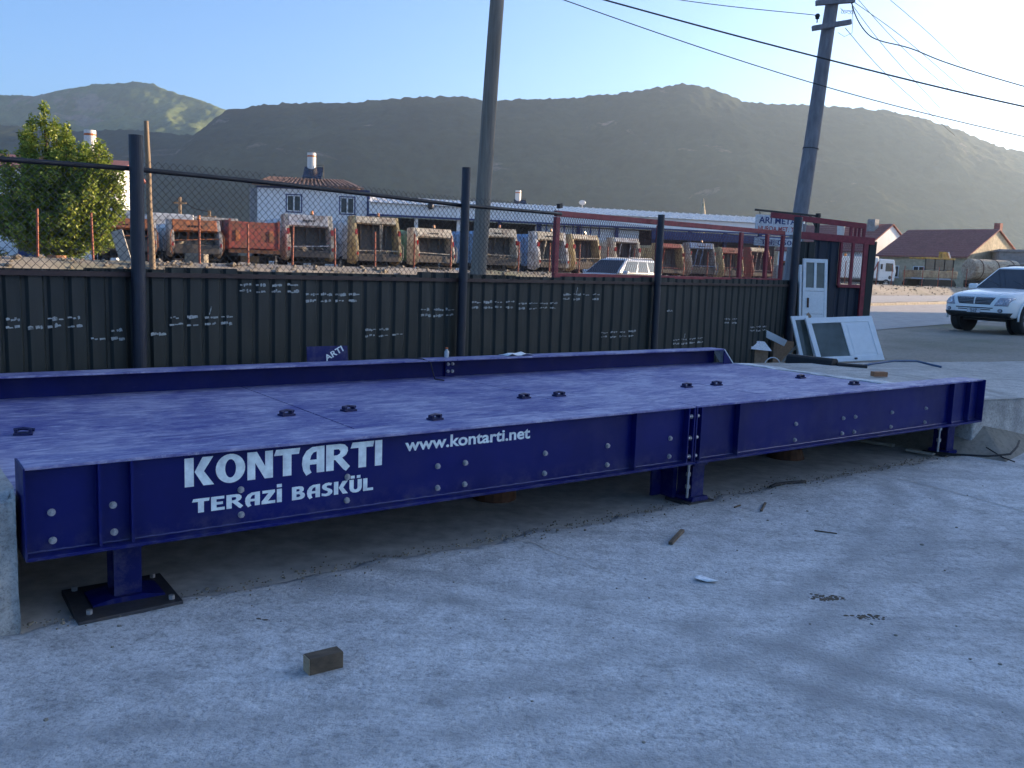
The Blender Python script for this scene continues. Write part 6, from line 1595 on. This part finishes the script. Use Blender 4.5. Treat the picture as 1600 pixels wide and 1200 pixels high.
m = MB(); m.bar((4.72, 15.75, zc + .03), (5.05, 15.8, zc + .42), .035, .03); m.bar((4.92, 15.75, zc + .33), (5.10, 15.77, zc + .30), .03, .03); tag(m.build('timber_offcut', M['plank']), 'nailed timber offcuts leaning right of the boxes', 'timber')
m = MB(); m.tube([(4.55 + .14 * math.cos(a), 15.6, zc + .02 + .15 * math.sin(a)) for a in np.linspace(0.1, math.pi - .1, 14)], .011, 6); tag(m.build('pipe_loop', M['white_pvc'], smooth=True), 'small arched pale pipe in front of the cardboard boxes', 'pipe')
m = MB(); m.box(-.05, .05, -.05, .05, 0, .11); o = m.build('paint_pot', M['paper'], bevel=0.02); o.location = (4.82, 15.55, zc); tag(o, 'small white pot beside the timber offcuts', 'pot')
# black rubber bumps on the ramp
def on_ramp(s, t):
    p = WO + WD * s + WN * t; return p, 0.545 + (0.30 - 0.545) * (s - 8.10) / 8.4
bx0, bx1 = Vector((3.92, 12.40, 0)), Vector((4.62, 11.95, 0))
def bump_block(a, b, w, h, label, z):
    d = (Vector(b) - Vector(a)); r_ = d.length; m = MB(); m.prism([(0, -w / 2, 0), (0, w / 2, 0), (0, w * .38, h * .8), (0, w * .2, h), (0, -w * .2, h), (0, -w * .38, h * .8)], (r_, 0, 0)); o = m.build('rubber_block', M['rubber'], bevel=0.006); o.location = (a[0], a[1], z); o.rotation_euler = (0, 0, math.atan2(d.y, d.x)); tag(o, label, 'rubber block')
bump_block((3.86, 12.45), (4.32, 11.95), .22, .12, 'larger black rubber block at the deck end', .455)
bump_block((4.35, 11.95), (4.70, 11.80), .16, .07, 'flatter black rubber block beside the larger one', .455)
def gz_r(x, y):
    s = (x - WO.x) * WD.x + (y - WO.y) * WD.y; t = (x - WO.x) * WN.x + (y - WO.y) * WN.y
    return 0.545 + (0.30 - 0.545) * (s - 8.10) / 8.4 + .02 if t < 3.25 else zg1(x, y) + .01
hp = [(4.62, 12.0, .47), (4.95, 12.25, .50), (5.35, 12.50, .53), (5.75, 12.70, .52), (5.98, 12.72, .47), (6.06, 12.60, gz_r(6.06, 12.6))]
tag(MB().tube(hp, .016, 8).build('blue_hose', M['hose'], smooth=True), 'blue hose arching over the ramp from the rubber blocks', 'hose')
m = MB(); m.box(-.085, .085, -.045, .045, 0, .055); o = m.build('brick', M['brick'], bevel=0.004); o.location = (4.31, 10.46, gz_r(4.31, 10.46) - .01); o.rotation_euler = (0, 0, rad(8)); tag(o, 'orange brick piece at the corner of the deck end', 'brick')
# behind the far beam
def wloc(s, t, z): return WO + WD * s + WN * t + Vector((0, 0, z))
sp_ = empty('name_sign', wloc(2.72, 3.42, 0.62), YAW, 'small blue panel with white diagonal lettering behind the far beam', 'sign'); sp_.rotation_euler = (rad(-8), 0, YAW)
MB().box(0, .40, -.006, .006, -.1, .255).build('plate', M['flange'] if False else M['blue'], sp_)
o = link_mesh('lettering', text_mesh('lettering', 'ARTI', M['vinyl_and_sheen'], .20, .055, .02), sp_); o.location = (.185, -.0075, .115); o.rotation_euler = (math.pi / 2, rad(-28), 0)
MB().box(2.5, 6.0, 3.33, 3.62, 0.0, 0.62).build('pad_tmp', M['concrete_block'])
pad = bpy.data.objects['pad_tmp']; pad.name = 'concrete_pad'; pad.location = WO; pad.rotation_euler = (0, 0, YAW); tag(pad, 'low concrete pad between the far beam and the fence', 'concrete pad')
bt = empty('plastic_bottle', wloc(4.06, 3.22, ZT), 0, 'small clear bottle with orange cap standing on the far beam', 'bottle')
MB().tube([(0, 0, 0), (0, 0, .01), (0, 0, .06), (0, 0, .075), (0, 0, .085)], [.022, .024, .024, .012, .011], 12).build('bottle_body', M['bottle'], bt, smooth=True); MB().cyl((0, 0, .085), (0, 0, .10), .013, 10).build('cap', M['orange'], bt)
rr = random.Random(2); g_ = [[(4.72 + .34 * i / 6, 3.12 + .16 * j / 4, ZT + .006 + .022 * rr.random() * (0 < i < 6)) for i in range(7)] for j in range(5)]
m = MB(); m.add([p for r_ in g_ for p in r_], [(j * 7 + i, j * 7 + i + 1, (j + 1) * 7 + i + 1, (j + 1) * 7 + i) for j in range(4) for i in range(6)]); o = m.build('plastic_bag', M['paper'], smooth=True); o.location = WO; o.rotation_euler = (0, 0, YAW); o.modifiers.new('s', 'SOLIDIFY').thickness = .002; tag(o, 'crumpled white plastic bag lying on the far beam', 'bag')

# ------------------------------------------------------------------ litter on the concrete
def gz(x, y): return slab_z(x, y)
bk = empty('timber_block', (-0.72, 3.43, gz(-.72, 3.43) - .004), rad(36), 'short dark square timber block lying on the concrete in front', 'timber block')
m = MB(); m.box(-.072, .072, -.032, .032, 0, .072); m.build('block', M['block_wood'], bk, bevel=0.003); MB().box(-.0745, -.0722, -.030, .030, .002, .070).build('sawn_end', M['block_end'], bk)
def stick(a, b, w, label, mat=M['stick']):
    za = gz(*a); zb_ = gz(*b); m = MB(); m.bar((a[0], a[1], za + w * .45), (b[0], b[1], zb_ + w * .45), w, w * .7); tag(m.build('wood_stick', mat, bevel=0.002), label, 'stick')
stick((0.99, 5.226), (1.116, 5.512), .026, 'brown wooden stick on the concrete above the paper scrap')
stick((1.77, 6.08), (1.86, 6.30), .016, 'thin brown stick on the concrete near the middle leg')
stick((2.0, 5.65), (2.13, 5.60), .010, 'short dark twig on the concrete right of the wooden stick')
stick((1.60, 6.15), (1.66, 6.22), .012, 'tiny splinter near the middle leg')
pp = [(1.017, 4.655), (1.055, 4.66), (1.13, 4.615), (1.135, 4.575), (1.075, 4.585), (1.022, 4.60)]
m = MB(); b0 = gz(1.07, 4.62) + .004; n_ = len(pp); m.prism([(a, b, b0 + .010 * (i % 2) + .003) for i, (a, b) in enumerate(pp)], (0, 0, .0008)); tag(m.build('paper_scrap', M['paper']), 'small crumpled white paper scrap on the concrete', 'paper')
def clump(x, y, r_, n, label, seed):
    rr = random.Random(seed); m = MB(); z = gz(x, y) - .002
    for _ in range(n):
        px, py = x + r_ * .55 * rr.gauss(0, 1) * 1.5, y + r_ * .35 * rr.gauss(0, 1); s = rr.uniform(.0025, .0095)
        m.sphere((px, py, z + s * .3), s, 6, 4, (rr.uniform(.8, 1.8), rr.uniform(.7, 1.3), .5))
    tag(m.build('dirt_clump', M['block_wood']), label, 'dirt', kind='stuff')
clump(1.66, 4.43, .055, 95, 'dark clump of dried dirt right of the paper scrap', 1); clump(1.765, 4.19, .045, 60, 'smaller dark dirt clump nearer the viewer', 2)
clump(-1.10, 3.9, .012, 4, 'tiny crumb of dirt in front of the left leg', 4)
bt_ = [(2.04, 6.80), (2.10, 6.88), (2.20, 6.95), (2.30, 6.99), (2.38, 7.02)]
tag(MB().tube([(a, b, gz(a, b) + .010) for a, b in bt_], .014, 8).build('rubber_tube', M['rubber'], smooth=True), 'short curved piece of black tube by the slab edge', 'tube')
wv = [(3.95, 8.42), (4.15, 8.20), (4.40, 8.08), (4.62, 8.12), (4.85, 8.42), (4.98, 8.62)]
tag(MB().tube([(a, b, gz(a, b) + .02 + .02 * i) for i, (a, b) in enumerate(wv)], .010, 6).build('bent_wire', M['rubber'], smooth=True), 'long bent dark wire at the right leg', 'wire')
tag(MB().tube([(4.50, 8.32, gz(4.5, 8.3) + .10), (4.60, 8.20, gz(4.6, 8.2) + .03), (4.66, 8.1, gz(4.6, 8.1) + .012)], .006, 6).build('bent_wire', M['rubber'], smooth=True), 'short stub of wire crossing the long bent wire', 'wire')
m = MB(); m.bar((3.45, 9.05, .03), (3.80, 8.72, .03), .07, .03); tag(m.build('plank', M['plank'], bevel=.003), 'pale plank lying under the right end of the weighbridge', 'plank')
m = MB(); m.bar((3.84, 8.50, gz(3.84, 8.5) + .012), (4.02, 8.33, gz(4.0, 8.3) + .012), .08, .02); tag(m.build('plank', M['plank'], bevel=.003), 'pale board beside the foot of the right leg', 'plank')
# debris below the platform
p_ = wloc(3.1, 1.0, 0.007); m = MB(); m.tube([(p_.x, p_.y, .006), (p_.x, p_.y, .14)], [.16, .15], 16); tag(m.build('rusty_drum', M['rust']), 'rusty round stub in the gloom under the deck, left module', 'drum')
p_ = wloc(6.3, .9, 0.007); m = MB(); m.tube([(p_.x, p_.y, .006), (p_.x, p_.y, .10)], [.17, .14], 16); tag(m.build('rusty_drum', M['rust']), 'dark round stub under the deck, right module', 'drum')
# fine gravel at the broken slab edge
m = MB(); rr = random.Random(9)
for i in range(1500):
    s = rr.uniform(-.1, 8.6); t = .19 + rr.gauss(0, .07) + .05 * float(fbm(s * .9, 2.2, 3)); p = wloc(s, t, 0); sz = abs(rr.gauss(.0022, .0022)) + .0012
    m.sphere((p.x, p.y, .008 + (0.018 if t < .17 else 0) + sz * .4), sz, 5, 3, (rr.uniform(.8, 1.5), rr.uniform(.8, 1.5), .8))
tag(m.build('gravel', M['rubble']), 'loose grit along the broken slab edge', 'gravel', kind='stuff')
m = MB()
for i in range(260):
    x = rr.uniform(-3, 5.5); y = rr.uniform(1.6, 8.5)
    t = (x - WO.x) * WN.x + (y - WO.y) * WN.y
    if t > 0.1: continue
    sz = abs(rr.gauss(.003, .0025)) + .0018; m.sphere((x, y, gz(x, y) + sz * .2), sz, 5, 3, (rr.uniform(.8, 1.6), rr.uniform(.8, 1.6), .7))
tag(m.build('grit', M['kerb']), 'fine grit scattered over the concrete', 'grit', kind='stuff')

# ------------------------------------------------------------------ haze
hm = bpy.data.materials.new('haze_air'); hm.use_nodes = True; ht = hm.node_tree
for n_ in list(ht.nodes):
    if n_.type == 'BSDF_PRINCIPLED': ht.nodes.remove(n_)
pv = ht.nodes.new('ShaderNodeVolumePrincipled'); pv.inputs['Color'].default_value = (0.62, 0.80, 1.0, 1); pv.inputs['Density'].default_value = 0.00016; pv.inputs['Anisotropy'].default_value = 0.55
ht.links.new(pv.outputs[0], ht.nodes['Material Output'].inputs['Volume'])
hzb = MB().box(-6200, 6200, -5200, 6200, -1.6, 470).build('haze', hm); tag(hzb, 'pale evening haze in the air', 'haze', kind='stuff')
